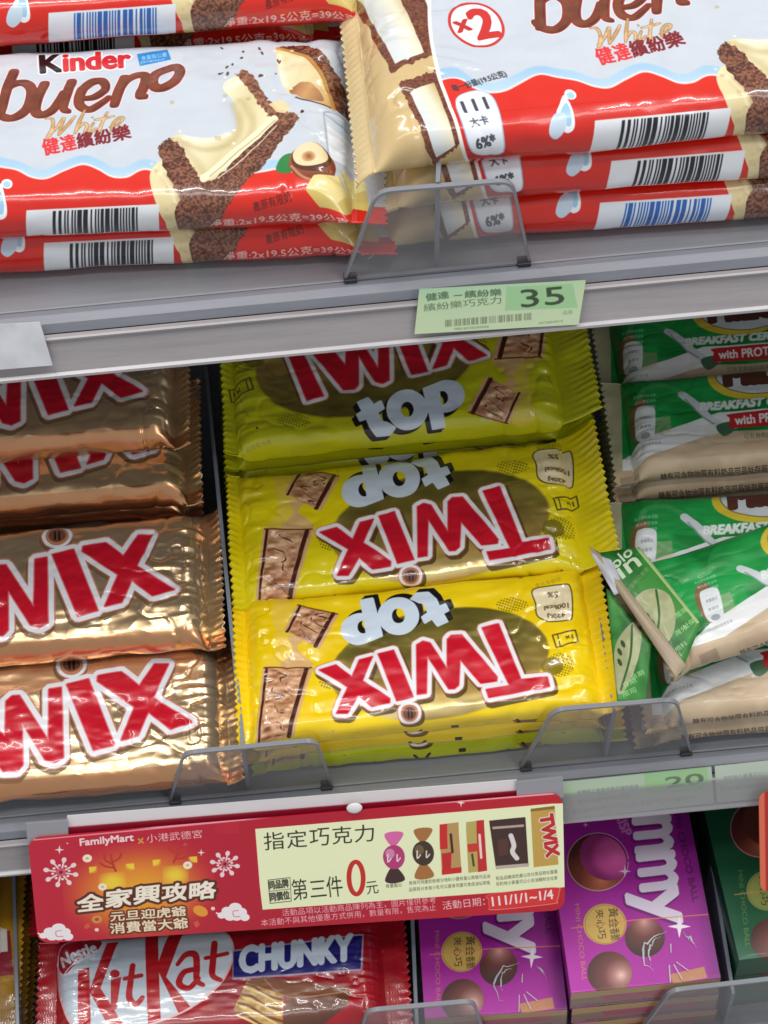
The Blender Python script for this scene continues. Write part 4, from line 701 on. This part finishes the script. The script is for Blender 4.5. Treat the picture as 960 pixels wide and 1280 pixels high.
# gold bag at the bottom left
GB = Spec(.13, .12, .02, .008, .010); pB = place(GB, 3, -178, 1170, .05, -.08)
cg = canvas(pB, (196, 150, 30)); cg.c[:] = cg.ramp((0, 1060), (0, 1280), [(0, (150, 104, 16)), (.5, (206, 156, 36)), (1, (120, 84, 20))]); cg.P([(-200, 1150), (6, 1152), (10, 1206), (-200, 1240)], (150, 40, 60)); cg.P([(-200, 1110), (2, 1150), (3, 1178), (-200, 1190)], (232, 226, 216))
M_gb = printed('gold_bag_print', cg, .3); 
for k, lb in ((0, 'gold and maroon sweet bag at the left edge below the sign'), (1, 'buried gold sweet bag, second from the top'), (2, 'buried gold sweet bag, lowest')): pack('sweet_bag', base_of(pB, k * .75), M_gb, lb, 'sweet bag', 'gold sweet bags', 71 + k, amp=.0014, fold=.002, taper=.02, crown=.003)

# ------------------------------------------------------------------ cartons
def carton(p, mat, label, group, film=True):
    sp = p['sp']; root = empty('chocolate_ball_box', pmat(p), label, 'box', group); P_, b, nr = section(sp, 10, 4, 3); m = len(P_); hl = sp.L / 2
    V = [(x, y, z) for x in (-hl, hl) for y, z in P_]; uv = [((x + hl) / sp.L, .5 + bb / sp.B) for x in (-hl, hl) for bb in b]; Fc = [(j, j + 1, m + j + 1, m + j) for j in range(m - 1)]
    n = len(V); V += [(x, y, z) for x in (-hl, hl) for y, z in P_]; uv += [(.004 if x < 0 else .996, .5 + .3 * y / sp.B) for x in (-hl, hl) for y, z in P_]
    Fc += [tuple(range(n, n + m - 1))[::-1], tuple(range(n + m, n + 2 * m - 1))]; link('carton', mesh('carton', V, Fc, uv), root, (mat,), False)
    if film:
        g = .0005; nxs = 60; P2, _, n2 = section(Spec(sp.L, sp.W, sp.t, 0, 0, r=.0016, B=sp.B), 60, 4, 3); mm = len(P2); P2 = P2 + n2 * g; X = np.linspace(-hl - g, hl + g, nxs); w = (fbm(nxs, mm, 12, int(sp.k) + len(label), 1.6) - .5) * .0007
        V = np.stack([np.repeat(X[:, None], mm, 1), P2[None, :, 0] + np.abs(w) * n2[None, :, 0], P2[None, :, 1] + np.abs(w) * n2[None, :, 1]], -1).reshape(-1, 3); i, j = np.meshgrid(np.arange(nxs - 1), np.arange(mm - 1), indexing='ij'); q = (i * mm + j).ravel()
        link('clear_wrap', mesh('clear_wrap', V, np.stack([q, q + 1, q + mm + 1, q + mm], 1).tolist()), root, (M_film,))
        cu_ = bpy.data.curves.new('wrap_fold_glint', 'CURVE'); cu_.dimensions = '3D'; cu_.bevel_depth = .00033; cu_.bevel_resolution = 2; ox, oy = hl * .38, -sp.W / 2 + .013; r = random.Random(len(label))  # pale tubes along the film folds stand in for their ring-shaped glare
        arcs = [[(ox + rr * cos(a), oy + rr * .92 * sin(a), sp.t + .0006) for a in np.linspace(a0, a1, 14)] for rr, a0, a1 in ((.0118, 1.5, 3.9), (.0092, 1.9, 3.5), (.0124, .2, .9))]; arcs = [[(x + r.uniform(-.0004, .0004), y * (1 + r.uniform(-.03, .03)), z) for x, y, z in a] for a in arcs]
        arcs += [[(ox + .003 * cos(a), oy + .003 * sin(a) - .002, sp.t + .0006), (ox + .008 * cos(a + .1), oy + .009 * sin(a + .1) - .004, sp.t + .0008)] for a in (-1.2, -1.9, -.6, 1.3)]
        for pts in arcs:
            sp_ = cu_.splines.new('POLY'); sp_.points.add(len(pts) - 1)
            for k, pt in enumerate(pts): sp_.points[k].co = (*pt, 1); sp_.points[k].radius = (.15 + 1.7 * sin(pi * (k + .5) / len(pts)) ** 2) * r.uniform(.7, 1.2)
        tmp = bpy.data.objects.new('t', cu_); col.objects.link(tmp); me = bpy.data.meshes.new_from_object(tmp.evaluated_get(bpy.context.evaluated_depsgraph_get())); bpy.data.objects.remove(tmp); me.materials.clear(); link('wrap_fold_glint', me, root, (M_fold_glint,))
    return root
M_fold_glint = clear_plastic('film_fold_glint', (.95, .95, .95), .45, (.85, .85, .88), .1)  # whitish colour carries the glare of the folds
M_film = clear_plastic('cellophane', (.985, .985, .985), .01, (.6, .6, .62), .06)
def box_place(fl, fr, h, depth, t):
    xa, sa = on_shelf(*fl, 3, h); xb, sb = on_shelf(*fr, 3, h); rot = atan2(sb - sa, xb - xa); L = hypot(xb - xa, sb - sa); sp = Spec(L, depth, t, 0, 0, r=.0009, k=5600, B=depth + 2.1 * t)
    cx, cs = (xa + xb) / 2 - sin(rot) * depth / 2, (sa + sb) / 2 + cos(rot) * depth / 2; return dict(sp=sp, sh=3, x=cx, s=cs, n=h - t, rot=rot, tx=0, ty=0)
pb = box_place((714, 1242), (901, 1223), .058, .135, .0195)
def side_print(c, sp, top, mid, low):
    y0 = (sp.B / 2 + sp.W / 2) * sp.k; g = c.h - y0; H = c.M; c.M = np.eye(3); W_ = c.w
    c.P([(0, y0), (W_, y0), (W_, c.h), (0, c.h)], low); c.P([(0, y0), (W_, y0), (W_, y0 + g * .30), (0, y0 + g * .34)], top); c.P([(W_ * .2, y0 + g * .3), (W_ * .9, y0 + g * .3), (W_ * .86, y0 + g * .62), (W_ * .24, y0 + g * .62)], mid); c.gib((W_ * .1, y0 + g * .85), (W_ * .9, y0 + g * .85), g * .12, (80, 50, 70), 5); c.M = H
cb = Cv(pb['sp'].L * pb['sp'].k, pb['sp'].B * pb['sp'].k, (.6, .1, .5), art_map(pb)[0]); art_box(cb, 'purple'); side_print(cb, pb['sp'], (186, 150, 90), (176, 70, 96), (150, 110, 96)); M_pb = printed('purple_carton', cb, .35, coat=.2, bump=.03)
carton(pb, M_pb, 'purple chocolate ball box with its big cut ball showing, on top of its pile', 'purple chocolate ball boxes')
for k in (1, 2): carton(base_of(pb, k * 1.02, x=.001 * k), M_pb, ('middle' if k == 1 else 'lowest') + ' purple box under the one with the big cut ball', 'purple chocolate ball boxes', False)
pa = box_place((531, 1274), (709, 1262), .039, .135, .0195); pa['sp'] = pb['sp'] if False else pa['sp']
carton(pa, M_pb, 'purple chocolate ball box half hidden beneath the promotion sign', 'purple chocolate ball boxes'); carton(base_of(pa, 1.02), M_pb, 'lowest purple box beneath the sign, next to the red pack', 'purple chocolate ball boxes', False)
pg = box_place((924, 1201), (1100, 1178), .058, .125, .0195)
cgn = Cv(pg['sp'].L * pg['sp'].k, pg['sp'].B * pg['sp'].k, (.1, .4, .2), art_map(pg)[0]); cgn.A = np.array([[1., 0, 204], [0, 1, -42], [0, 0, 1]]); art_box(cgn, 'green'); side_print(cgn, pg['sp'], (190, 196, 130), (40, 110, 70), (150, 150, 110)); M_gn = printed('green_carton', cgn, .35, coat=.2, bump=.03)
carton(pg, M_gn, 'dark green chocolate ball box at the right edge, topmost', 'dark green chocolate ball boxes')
for k in (1, 2): carton(base_of(pg, k * 1.02), M_gn, ('middle' if k == 1 else 'lowest') + ' dark green box at the right edge', 'dark green chocolate ball boxes', False)

# ------------------------------------------------------------------ cards on the rails
def card(name, corners, ys, art, k, parent=None, r=0, th=.0006, rough=.35, coat=.1, mat=None, sub=None):
    # corners: photo points TL, TR, BR, BL on upright planes at depth ys
    P4 = []
    for (px, py), y in zip(corners, ys): x, z = on_front(px, py, y); P4.append(Vector((x, y, z)))
    w = ((P4[1] - P4[0]).length + (P4[2] - P4[3]).length) / 2; h = ((P4[3] - P4[0]).length + (P4[2] - P4[1]).length) / 2
    if art:
        c = Cv(w * k, h * k, (.5, .5, .5)); c.M = homog(corners, [(0, 0), (c.w, 0), (c.w, c.h), (0, c.h)]); art(c); mat = printed(name + '_print', c, rough, coat=coat, bump=.02)
    n = (P4[1] - P4[0]).cross(P4[0] - P4[3]).normalized(); n = n if n.y < 0 else -n
    q = round_poly([(0, 0), (1, 0), (1, 1), (0, 1)], r) if r == 0 else None
    if r:
        ru, rv = r / w, r / h; q = []
        for cx, cy, a0 in ((ru, rv, pi), (1 - ru, rv, 1.5 * pi), (1 - ru, 1 - rv, 0), (ru, 1 - rv, .5 * pi)): q += [(cx + ru * cos(a0 + t), cy + rv * sin(a0 + t)) for t in np.linspace(0, pi / 2, 7)]
    o = P4[3]; pos = [P4[0] * (1 - u) * (1 - v) + P4[1] * u * (1 - v) + P4[2] * u * v + P4[3] * (1 - u) * v for u, v in q]; m = len(q)
    root = parent; cen = sum(P4, Vector()) / 4
    V = [p + n * th - cen for p in pos] + [p - cen for p in pos]; uv = [(u, 1 - v) for u, v in q] * 2
    Fc = [tuple(range(m))] + [tuple(range(m, 2 * m))[::-1]] + [(i, i + m, (i + 1) % m + m, (i + 1) % m) for i in range(m)]
    me = mesh(name, V, Fc, uv); bm = bmesh.new(); bm.from_mesh(me); bmesh.ops.recalc_face_normals(bm, faces=bm.faces); bm.to_mesh(me); bm.free()
    o = link(name, me, parent, (mat,), False); o.matrix_world = Matrix.Translation(cen) if not parent else o.matrix_world
    if parent: o.matrix_local = parent.matrix_world.inverted() @ Matrix.Translation(cen)
    return o
def art_tag35(c):
    c.c[:] = c.ramp((524, 360), (530, 417), [(0, (170, 208, 172)), (.4, (192, 214, 172)), (1, (198, 216, 178))]); c.P([(634, 358), (716, 354), (722, 384), (632, 388)], (160, 202, 150))
    c.T('健達', (533, 376), (562, 372), 9, (84, 108, 80), .3); c.Ls([(568, 369), (578, 368)], 1.2, (70, 100, 70)); c.T('繽紛樂', (582, 372), (628, 369), 9, (84, 108, 80), .3)
    c.T('繽紛樂巧克力', (530, 389), (628, 379), 9.5, (92, 116, 86), .15); c.T('35', (653, 384), (706, 379), 22, (60, 78, 56), .35)
    r = random.Random(9)
    for i in range(10):
        for q in range(5): x = 557 + i * 11 + q * 1.9; y = 408 - (x - 557) / 11 * .9; w = r.choice((.7, 1.1, 1.4)); c.P([(x, y - 8.6), (x + w, y - 8.7), (x + w, y), (x, y)], (104, 112, 84), .85)
    c.gib((568, 412), (612, 409), 3, (110, 130, 96), 3); c.gib((674, 405), (704, 402), 3, (110, 130, 96), 4); c.gib((704, 393), (716, 392), 5, (100, 160, 100), 5)
t35 = card('price_tag', [(524, 361), (732, 350), (723, 405), (518, 417)], (-.0096, -.0096, -.0096, -.0096), art_tag35, 6000, rough=.4); tag(t35, 'green price tag reading 35 on the upper shelf rail', 'price tag')
def art_blank(c): c.c[:] = c.tex((214, 216, 222), (200, 202, 208), 30, 2)
tag(card('price_tag', [(-60, 408), (50, 402), (66, 456), (-55, 466)], (-.0096,) * 4, art_blank, 5000), 'blank white label at the left end of the upper rail', 'price tag')
def art_tag20(c):
    c.c[:] = c.ramp((703, 960), (705, 1030), [(0, (186, 206, 188)), (.5, (190, 212, 178)), (1, (206, 200, 200))]); c.P([(806, 966), (884, 957), (886, 985), (808, 992)], (160, 206, 146), .8)
    c.T('20', (834, 984), (880, 978), 13, (110, 130, 104), .4); c.gib((722, 993), (800, 985), 6, (150, 140, 156), 3); c.gib((722, 1004), (790, 996), 6, (150, 130, 150), 4); c.gib((716, 1016), (870, 998), 6, (170, 130, 160), 6, .8)
def art_tagr(c): c.c[:] = c.ramp((893, 950), (893, 1010), [(0, (196, 210, 196)), (1, (188, 206, 180))]); c.gib((904, 975), (1000, 963), 6, (150, 146, 152), 7); c.gib((900, 988), (1000, 978), 6, (140, 140, 140), 8)
tag(card('price_tag', [(703, 977), (889, 958), (892, 1003), (705, 1024)], (-.0082,) * 4, art_tag20, 5000), 'pale green price tag reading 20 on the middle rail above the purple box', 'price tag')
tag(card('price_tag', [(893, 957.5), (1080, 938), (1083, 984), (896, 1002.5)], (-.0082,) * 4, art_tagr, 5000), 'pale green price tag cut by the right photo edge on the middle rail', 'price tag')
x0, z0 = on_front(760, 1000, -.012); cv_ = box('label_cover', (.07, -.0100, -.0232), (.7, -.0094, -.0088), M_cover); tag(cv_, 'clear strip covering the pale green tags of the middle rail', 'label cover')

def art_sign(c):
    RED = (196, 28, 52); c.c[:] = c.ramp((40, 1100), (700, 1060), [(0, (200, 30, 56)), (.5, (186, 20, 46)), (1, (198, 26, 42))]); Q = c.radial((165, 1115), 118, 80, [(0, (252, 190, 40)), (.35, (238, 150, 44)), (.7, (214, 84, 50)), (1, (198, 30, 54))])
    c.put(c.blur(c.poly(ell(165, 1112, 88, 58, -5)), 16), Q, .95)
    c.put(c.blur(c.poly(ell(133, 1103, 14, 12)), 6), (252, 224, 60), .9); c.put(c.blur(c.poly(ell(207, 1095, 14, 12)), 6), (252, 224, 60), .9)
    CR = (246, 222, 222)
    for x, y, r in ((73, 1089, 19), (266, 1081, 17)):
        for i in range(8):
            a = i * pi / 4 + .2; c.Ls([(x + r * .25 * cos(a), y + r * .25 * sin(a)), (x + r * .72 * cos(a), y + r * .66 * sin(a))], 2, CR); c.P(ell(x + r * .9 * cos(a), y + r * .82 * sin(a), 3.4, 2.8, degrees(a)), CR); c.P(ell(x + r * .5 * cos(a + .39), y + r * .46 * sin(a + .39), 1.8, 1.5), CR)
        c.P(ell(x, y, r * .3, r * .28), (214, 90, 110)); c.P(ell(x, y, 2.2, 2), (120, 20, 40))
    for x, y in ((68, 1169), (276, 1146)):
        for dx, dy, r in ((-14, 4, 5), (-7, -1, 7), (3, -5, 8), (10, 0, 7), (14, 6, 6), (4, 5, 7), (-4, 5, 7)): c.P(ell(x + dx, y + dy - 5, r, r * .75), (250, 240, 240))
        c.Ls([(x - 20, y - 4), (x - 12, y + 1)], 2, (250, 240, 240)); c.Ls([(x + 6, y - 7), (x, y - 6), (x + 1, y), (x + 8, y)], 1, (214, 130, 140))
    for x, y, r in ((103, 1072, 5.5), (121, 1108, 5), (221, 1082, 5.5)): c.P(ell(x, y, r, r * .9), (252, 240, 214)); c.P(ell(x, y, r * .35, r * .3), (232, 180, 110))
    for x, y, r in ((71, 1061, 6), (237, 1066, 5), (80, 1053, 2), (218, 1056, 3), (204, 1048, 0), (565, 1003, 6)):
        if r: spark(c, x, y, r, (252, 232, 226))
    for s_, x, y in ((-1, 136, 1078), (1, 204, 1068)):                        # red coral twigs
        for q in ([(0, 10), (4, 0), (6, -10)], [(3, 2), (12, -4), (14, -12)], [(4, -1), (-4, -6), (-6, -12)], [(2, 6), (12, 4), (18, 0)]): c.Ls([(x + s_ * a, y + b) for a, b in q], 2.6, (196, 50, 40))
    def outl(t, p0, p1, h, fill, b, grow, colr, sh=0): m = c.text(t, p0, p1, h, b, sh); c.put(c.grow(m, grow), colr); c.put(m, fill)
    c.T('FamilyMart', (95, 1059), (157, 1053), 11.5, (250, 226, 224), .5); c.T('x', (162, 1054), (169, 1053), 6, (222, 150, 60), .5); c.T('小港武德宮', (172, 1053), (238, 1047), 10.5, (246, 214, 204), .1)
    for i, (ch, y, hh) in enumerate(zip('全家興攻略', (1139, 1135, 1131, 1129, 1127), (20, 22, 22, 22, 22))): x = 92 + i * 33; outl(ch, (x, y), (x + 31, y - 3), hh, (255, 244, 224), .9, 3.2, (92, 40, 22), .12)
    outl('元旦迎虎爺', (131, 1152), (220, 1146), 12, (252, 236, 204), .35, 2, (110, 50, 24)); outl('消費當大爺', (131, 1167), (222, 1160), 12.5, (252, 236, 204), .35, 2, (110, 50, 24))
    c.P(ell(115, 1149, 6, 5), (214, 150, 80)); c.P(ell(115, 1149, 2.5, 2), (196, 60, 50)); c.P(ell(237, 1140, 9, 6, 20), (240, 160, 50)); c.P([(100, 1157), (105, 1153), (108, 1158), (102, 1161)], (222, 90, 60)); c.P([(228, 1154), (233, 1151), (236, 1156), (231, 1160)], (222, 90, 60)); c.P(ell(115, 1162, 2.5, 2.2), (250, 220, 210)); c.P(ell(252, 1137, 2.5, 2.2), (250, 220, 210))
    # yellow panel
    PA = [(302, 1036), (690, 1003), (708, 1003), (710, 1106), (690, 1109), (312, 1138)]; c.P(PA, (250, 246, 200)); K = (46, 44, 34)
    c.P([(303, 1036), (709, 1002), (710, 1107), (312, 1138)], (246, 250, 204))
    for i, ch in enumerate('指定巧克力'): x = 314 + i * 28.4; c.T(ch, (x, 1064 - i * 2.3), (x + 25, 1062 - i * 2.3), 23, K, .12)
    c.P([(319, 1102), (347, 1099), (348, 1128), (321, 1131)], (90, 90, 70)); c.P([(320, 1103), (346.4, 1100), (347.2, 1127.2), (321.7, 1130)], (240, 244, 198)); c.T('同品牌', (321, 1114), (345, 1111), 10, K, .3); c.T('同價位', (322, 1128), (346, 1125), 10, K, .3); c.Ls([(321, 1116), (346, 1113)], .8, (100, 100, 80))
    c.T('第', (350, 1127), (369, 1125), 25, K, .15); c.T('三', (372, 1123), (392, 1121), 19, K, .2); c.T('件', (393, 1123), (413, 1121), 25, K, .15); c.put(c.line(ell(429, 1099, 9, 19.5, 0, 40), 5.4), (206, 44, 30)); c.put(c.line(np.vstack([ell(429, 1099, 9, 19.5, 0, 40), ell(429, 1099, 9, 19.5, 0, 40)[:1]]), 5.4), (206, 44, 30)); c.T('元', (443, 1119), (458, 1117), 15, K, .1)
    # little pictures of the goods
    for x, y, a, b in ((477, 1078, (216, 60, 130), (70, 40, 44)), (515, 1073, (166, 110, 50), (66, 50, 30))):
        top = a if x < 500 else (176, 116, 60); c.P(smoothline([(x - 12, y - 34), (x + 2, y - 38), (x + 13, y - 35), (x + 4, y - 20), (x - 4, y - 20)], 4, True), (226, 110, 170) if x < 500 else top); c.P(smoothline([(x - 11, y + 24), (x - 3, y + 8), (x + 5, y + 8), (x + 15, y + 22), (x, y + 27)], 4, True), b if x < 500 else top)
        c.P(ell(x + 1, y - 5, 14, 15), (190, 60, 120) if x < 500 else (70, 52, 34)); c.P(ell(x - 4, y - 9, 6, 6), (240, 190, 214) if x < 500 else (150, 120, 80), .6); c.Ls([(x - 7, y - 8), (x - 7, y + 1), (x - 3, y - 3)], 1.6, (244, 232, 226)); c.Ls([(x + 5, y - 8), (x + 5, y), (x + 9, y - 4)], 1.6, (244, 232, 226))
    c.P([(537, 1031), (562, 1028), (566, 1091), (540, 1094)], (196, 156, 96)); c.P([(537, 1031), (547, 1030), (548, 1062), (538, 1063)], (214, 40, 40)); c.P([(540, 1068), (553, 1066), (552, 1086), (541, 1088)], (206, 34, 40)); c.Ls([(552, 1044), (554, 1066)], 3, (70, 40, 24)); c.P([(540, 1087), (566, 1084), (566, 1091), (540, 1094)], (212, 40, 38))
    c.P([(572, 1028), (596, 1025), (600, 1088), (575, 1091)], (196, 176, 96)); c.P([(586, 1026), (596, 1025), (600, 1088), (588, 1090)], (206, 40, 46)); c.P([(574, 1056), (590, 1054), (590, 1064), (575, 1066)], (214, 60, 44)); c.Ls([(590, 1044), (592, 1072)], 3, (250, 226, 220)); c.Ls([(580, 1068), (582, 1082)], 2.5, (90, 60, 40))
    c.P([(603, 1026), (652, 1021), (656, 1082), (612, 1086)], (70, 44, 38)); c.P([(607, 1034), (650, 1030), (650, 1033), (608, 1037)], (190, 170, 160)); c.P([(611, 1082), (655, 1078), (656, 1082), (612, 1086)], (200, 180, 170)); c.Ls([(632, 1044), (636, 1056), (634, 1064), (640, 1072)], 6, (232, 226, 222)); c.P([(614, 1050), (628, 1048), (628, 1068), (616, 1070)], (110, 60, 50), .6)
    c.P([(659, 1010), (692, 1006), (697, 1079), (663, 1083)], (206, 166, 80)); c.P([(659, 1010), (692, 1006), (692, 1010), (659, 1014)], (150, 110, 40)); m = c.text('TWIX', (672, 1019), (681, 1070), 17, 1.2); c.put(c.grow(m, 1.2), (244, 232, 220)); c.put(m, (200, 40, 40))
    c.gib((467, 1111), (488, 1109), 5, (90, 90, 70), 3); c.gib((497, 1107), (604, 1097), 5, (96, 96, 76), 4); c.gib((497, 1115), (604, 1105), 5, (96, 96, 76), 5); c.gib((612, 1100), (696, 1090), 5, (96, 96, 76), 6); c.gib((612, 1107), (696, 1098), 5, (96, 96, 76), 7)
    WT = (246, 206, 206); c.T('活動品項以活動商品陳列為主，圖片僅供參考', (336, 1146), (532, 1129), 8.5, WT, .15); c.T('本活動不與其他優惠方式併用，數量有限，售完為止', (310, 1158), (532, 1138), 8.5, WT, .15)
    c.T('活動日期：', (541, 1137), (597, 1131), 10.5, (250, 226, 224), .2); q = smoothline([(602, 1124), (606, 1117), (690, 1108), (697, 1114), (694, 1124), (688, 1128), (610, 1136), (603, 1132)], 5, True); c.put(c.line(np.vstack([q, q[:1]]), 1.5), (246, 150, 140)); c.P(q, (226, 52, 50)); c.T('111/1/1~1/4', (607, 1132), (690, 1122), 11.5, (255, 240, 238), .35)
    c.Ls([(36, 1049), (370, 1017), (703, 990)], 1.6, (250, 170, 180), .9, sm=False)  # pink highlight of the top edge, painted into the card
SC = [(35, 1047), (703, 990), (706, 1136), (48, 1178)]; Yt, Yb = -.0150, -.0190
x, z = on_front(370, 1018, Yt); sroot = empty('promotion_sign', Matrix.Translation((x, Yt, z)), 'long red promotion card with a yellow panel clipped to the middle rail', 'promotion sign')
card('sign_card', SC, (Yt, Yt, Yb, Yb), art_sign, 6600, sroot, r=.0055, th=.0009, rough=.3, coat=.25)
def art_strip(c): c.c[:] = np.array((232, 228, 230)) / 255.
def art_dark(c): c.c[:] = np.array((140, 16, 40)) / 255.
card('header_strip', [(84, 1019), (646, 974), (646, 991), (84, 1037)], (-.0120,) * 4, art_strip, 1200, sroot)
card('hinge_strip', [(84, 1034), (646, 988), (646, 1000), (84, 1046)], (-.0128,) * 4, art_dark, 1200, sroot)
M_clip = plain('clip_plastic', (.34, .34, .37), .3)
card('clip', [(33, 1028), (85, 1024), (86, 1048), (35, 1054)], (-.0135,) * 4, None, 1, sroot, th=.0012, mat=M_clip); card('clip', [(645, 976), (703, 970), (704, 995), (646, 1000)], (-.0135,) * 4, None, 1, sroot, th=.0012, mat=M_clip)
M_wp = plain('white_rivet', (.8, .8, .8), .35)
bm = bmesh.new(); bmesh.ops.create_uvsphere(bm, u_segments=20, v_segments=10, radius=1, matrix=Matrix.Diagonal((.0034, .0012, .0026, 1))); xx, zz = on_front(443, 1010, Yt - .0014); o = link('rivet', bm_mesh('rivet', bm), sroot, (M_wp,)); o.location = Vector((xx, Yt - .0014, zz)) - sroot.location
def art_sign2(c): c.c[:] = (.72, .16, .12); c.P([(948, 985), (955, 985), (957, 1120), (950, 1120)], (226, 110, 80)); c.P([(972, 1000), (1200, 985), (1200, 1110), (975, 1120)], (236, 200, 160))
x, z = on_front(1050, 990, -.016); s2 = empty('promotion_sign', Matrix.Translation((x, -.016, z)), 'red-orange promotion card barely entering at the right photo edge', 'promotion sign')
card('sign_card', [(948, 990), (1300, 958), (1303, 1082), (950, 1114)], (-.015, -.015, -.019, -.019), art_sign2, 3000, s2, r=.004, th=.0009)

# ------------------------------------------------------------------ folded leafy end of the slanted cereal bar
def art_leaf(c):
    c.c[:] = c.tex((24, 96, 34), (60, 140, 56), 30, 4); PL = c.tex((182, 186, 140), (160, 164, 118), 16, 8)
    for q, ln, sd in (([(792, 760), (800, 742), (818, 736), (836, 744), (844, 766), (842, 790), (830, 806), (812, 790)], [(820, 738), (824, 770), (820, 800)], [(803, 766), (810, 771), (816, 779)]), ([(768, 836), (770, 806), (784, 784), (796, 778), (802, 796), (796, 830), (782, 862), (772, 866)], [(790, 782), (788, 820), (776, 862)], [(775, 815), (775, 828), (779, 805)])):
        c.P(smoothline(q, 6, True), PL); c.Ls(ln, 3, (44, 92, 34)); [c.P(ell(a, b, 2.4, 5, -25), (36, 70, 26)) for a, b in sd]
    c.T('in', (778, 724), (802, 706), 19, (206, 222, 190), .5); c.T('olo', (770, 712), (792, 692), 13, (206, 222, 190), .4); c.gib((786, 742), (812, 712), 6, (120, 170, 96), 3)
    for a, b in ((852, 770), (852, 792), (862, 784), (852, 812), (846, 826)): c.gib((a - 6, b + 4), (a + 8, b - 6), 7, (170, 214, 150), int(a + b))
    for a, b in ((784, 856), (794, 846), (784, 868)): c.gib((a - 4, b + 4), (a + 12, b - 3), 7, (170, 214, 150), int(a + b))
    c.Ls([(797, 684), (872, 776)], 6, (186, 206, 140), .9, sm=False)
lc = Cv(620, 820, (.1, .4, .15)); lc.M = homog([(730, 670), (885, 670), (885, 890), (730, 890)], [(0, 0), (620, 0), (620, 820), (0, 820)]); art_leaf(lc); M_leaf = printed('leafy_print', lc, .45, coat=.05)
M_kraft = plain('seal_beige', (.44, .35, .24), .5, 0, .3, 500)
# the flaps hang on the slanted pack: find it again and parent them there
slant = [o for o in bpy.data.objects if o.get('label', '').startswith('green cereal bar lying slanted')][0]
def flap(name, c4, mat, seed, th=.0005, n=16, wob=.0016):
    V = []; UV = []; g = (fbm(n, n, 6, seed) - .5) * wob
    for i in range(n):
        for j in range(n):
            u, v = i / (n - 1), j / (n - 1); w4 = ((1 - u) * (1 - v), u * (1 - v), u * v, (1 - u) * v); px = sum(w * c[0] for w, c in zip(w4, c4)); py = sum(w * c[1] for w, c in zip(w4, c4)); h = sum(w * c[2] for w, c in zip(w4, c4)) + g[i, j] + .0022 * sin(pi * u) * sin(pi * v)
            x, s = on_shelf(px, py, 2, h); V.append(slant.matrix_world.inverted() @ Vector(list(np.array([0, 0, OZ[2]]) + x * X1 + s * S_ + h * N_))); q = lc.M @ np.array([px, py, 1]); UV.append((q[0] / q[2] / 620, 1 - q[1] / q[2] / 820))
    Fc = [(i * n + j, (i + 1) * n + j, (i + 1) * n + j + 1, i * n + j + 1) for i in range(n - 1) for j in range(n - 1)]
    me = mesh(name, V, Fc, UV); o = link(name, me, slant, (mat,)); md = o.modifiers.new('thickness', 'SOLIDIFY'); md.thickness = th; md.offset = 0; return o
flap('folded_end', [(744, 692, .0615), (799, 684, .0630), (876, 780, .0640), (850, 845, .0600)], M_leaf, 3)
flap('folded_end', [(758, 735, .0600), (814, 806, .0590), (808, 880, .046), (772, 882, .046)], M_leaf, 4)
flap('seal_strip', [(736, 683, .0635), (748, 690, .0640), (858, 832, .0650), (845, 847, .0640)], M_kraft, 5)
flap('seal_strip', [(738, 690, .0635), (764, 700, .0640), (782, 738, .0640), (768, 744, .0630)], plain('seal_back', (.55, .57, .62), .5, 0, .3, 400, .3), 6)
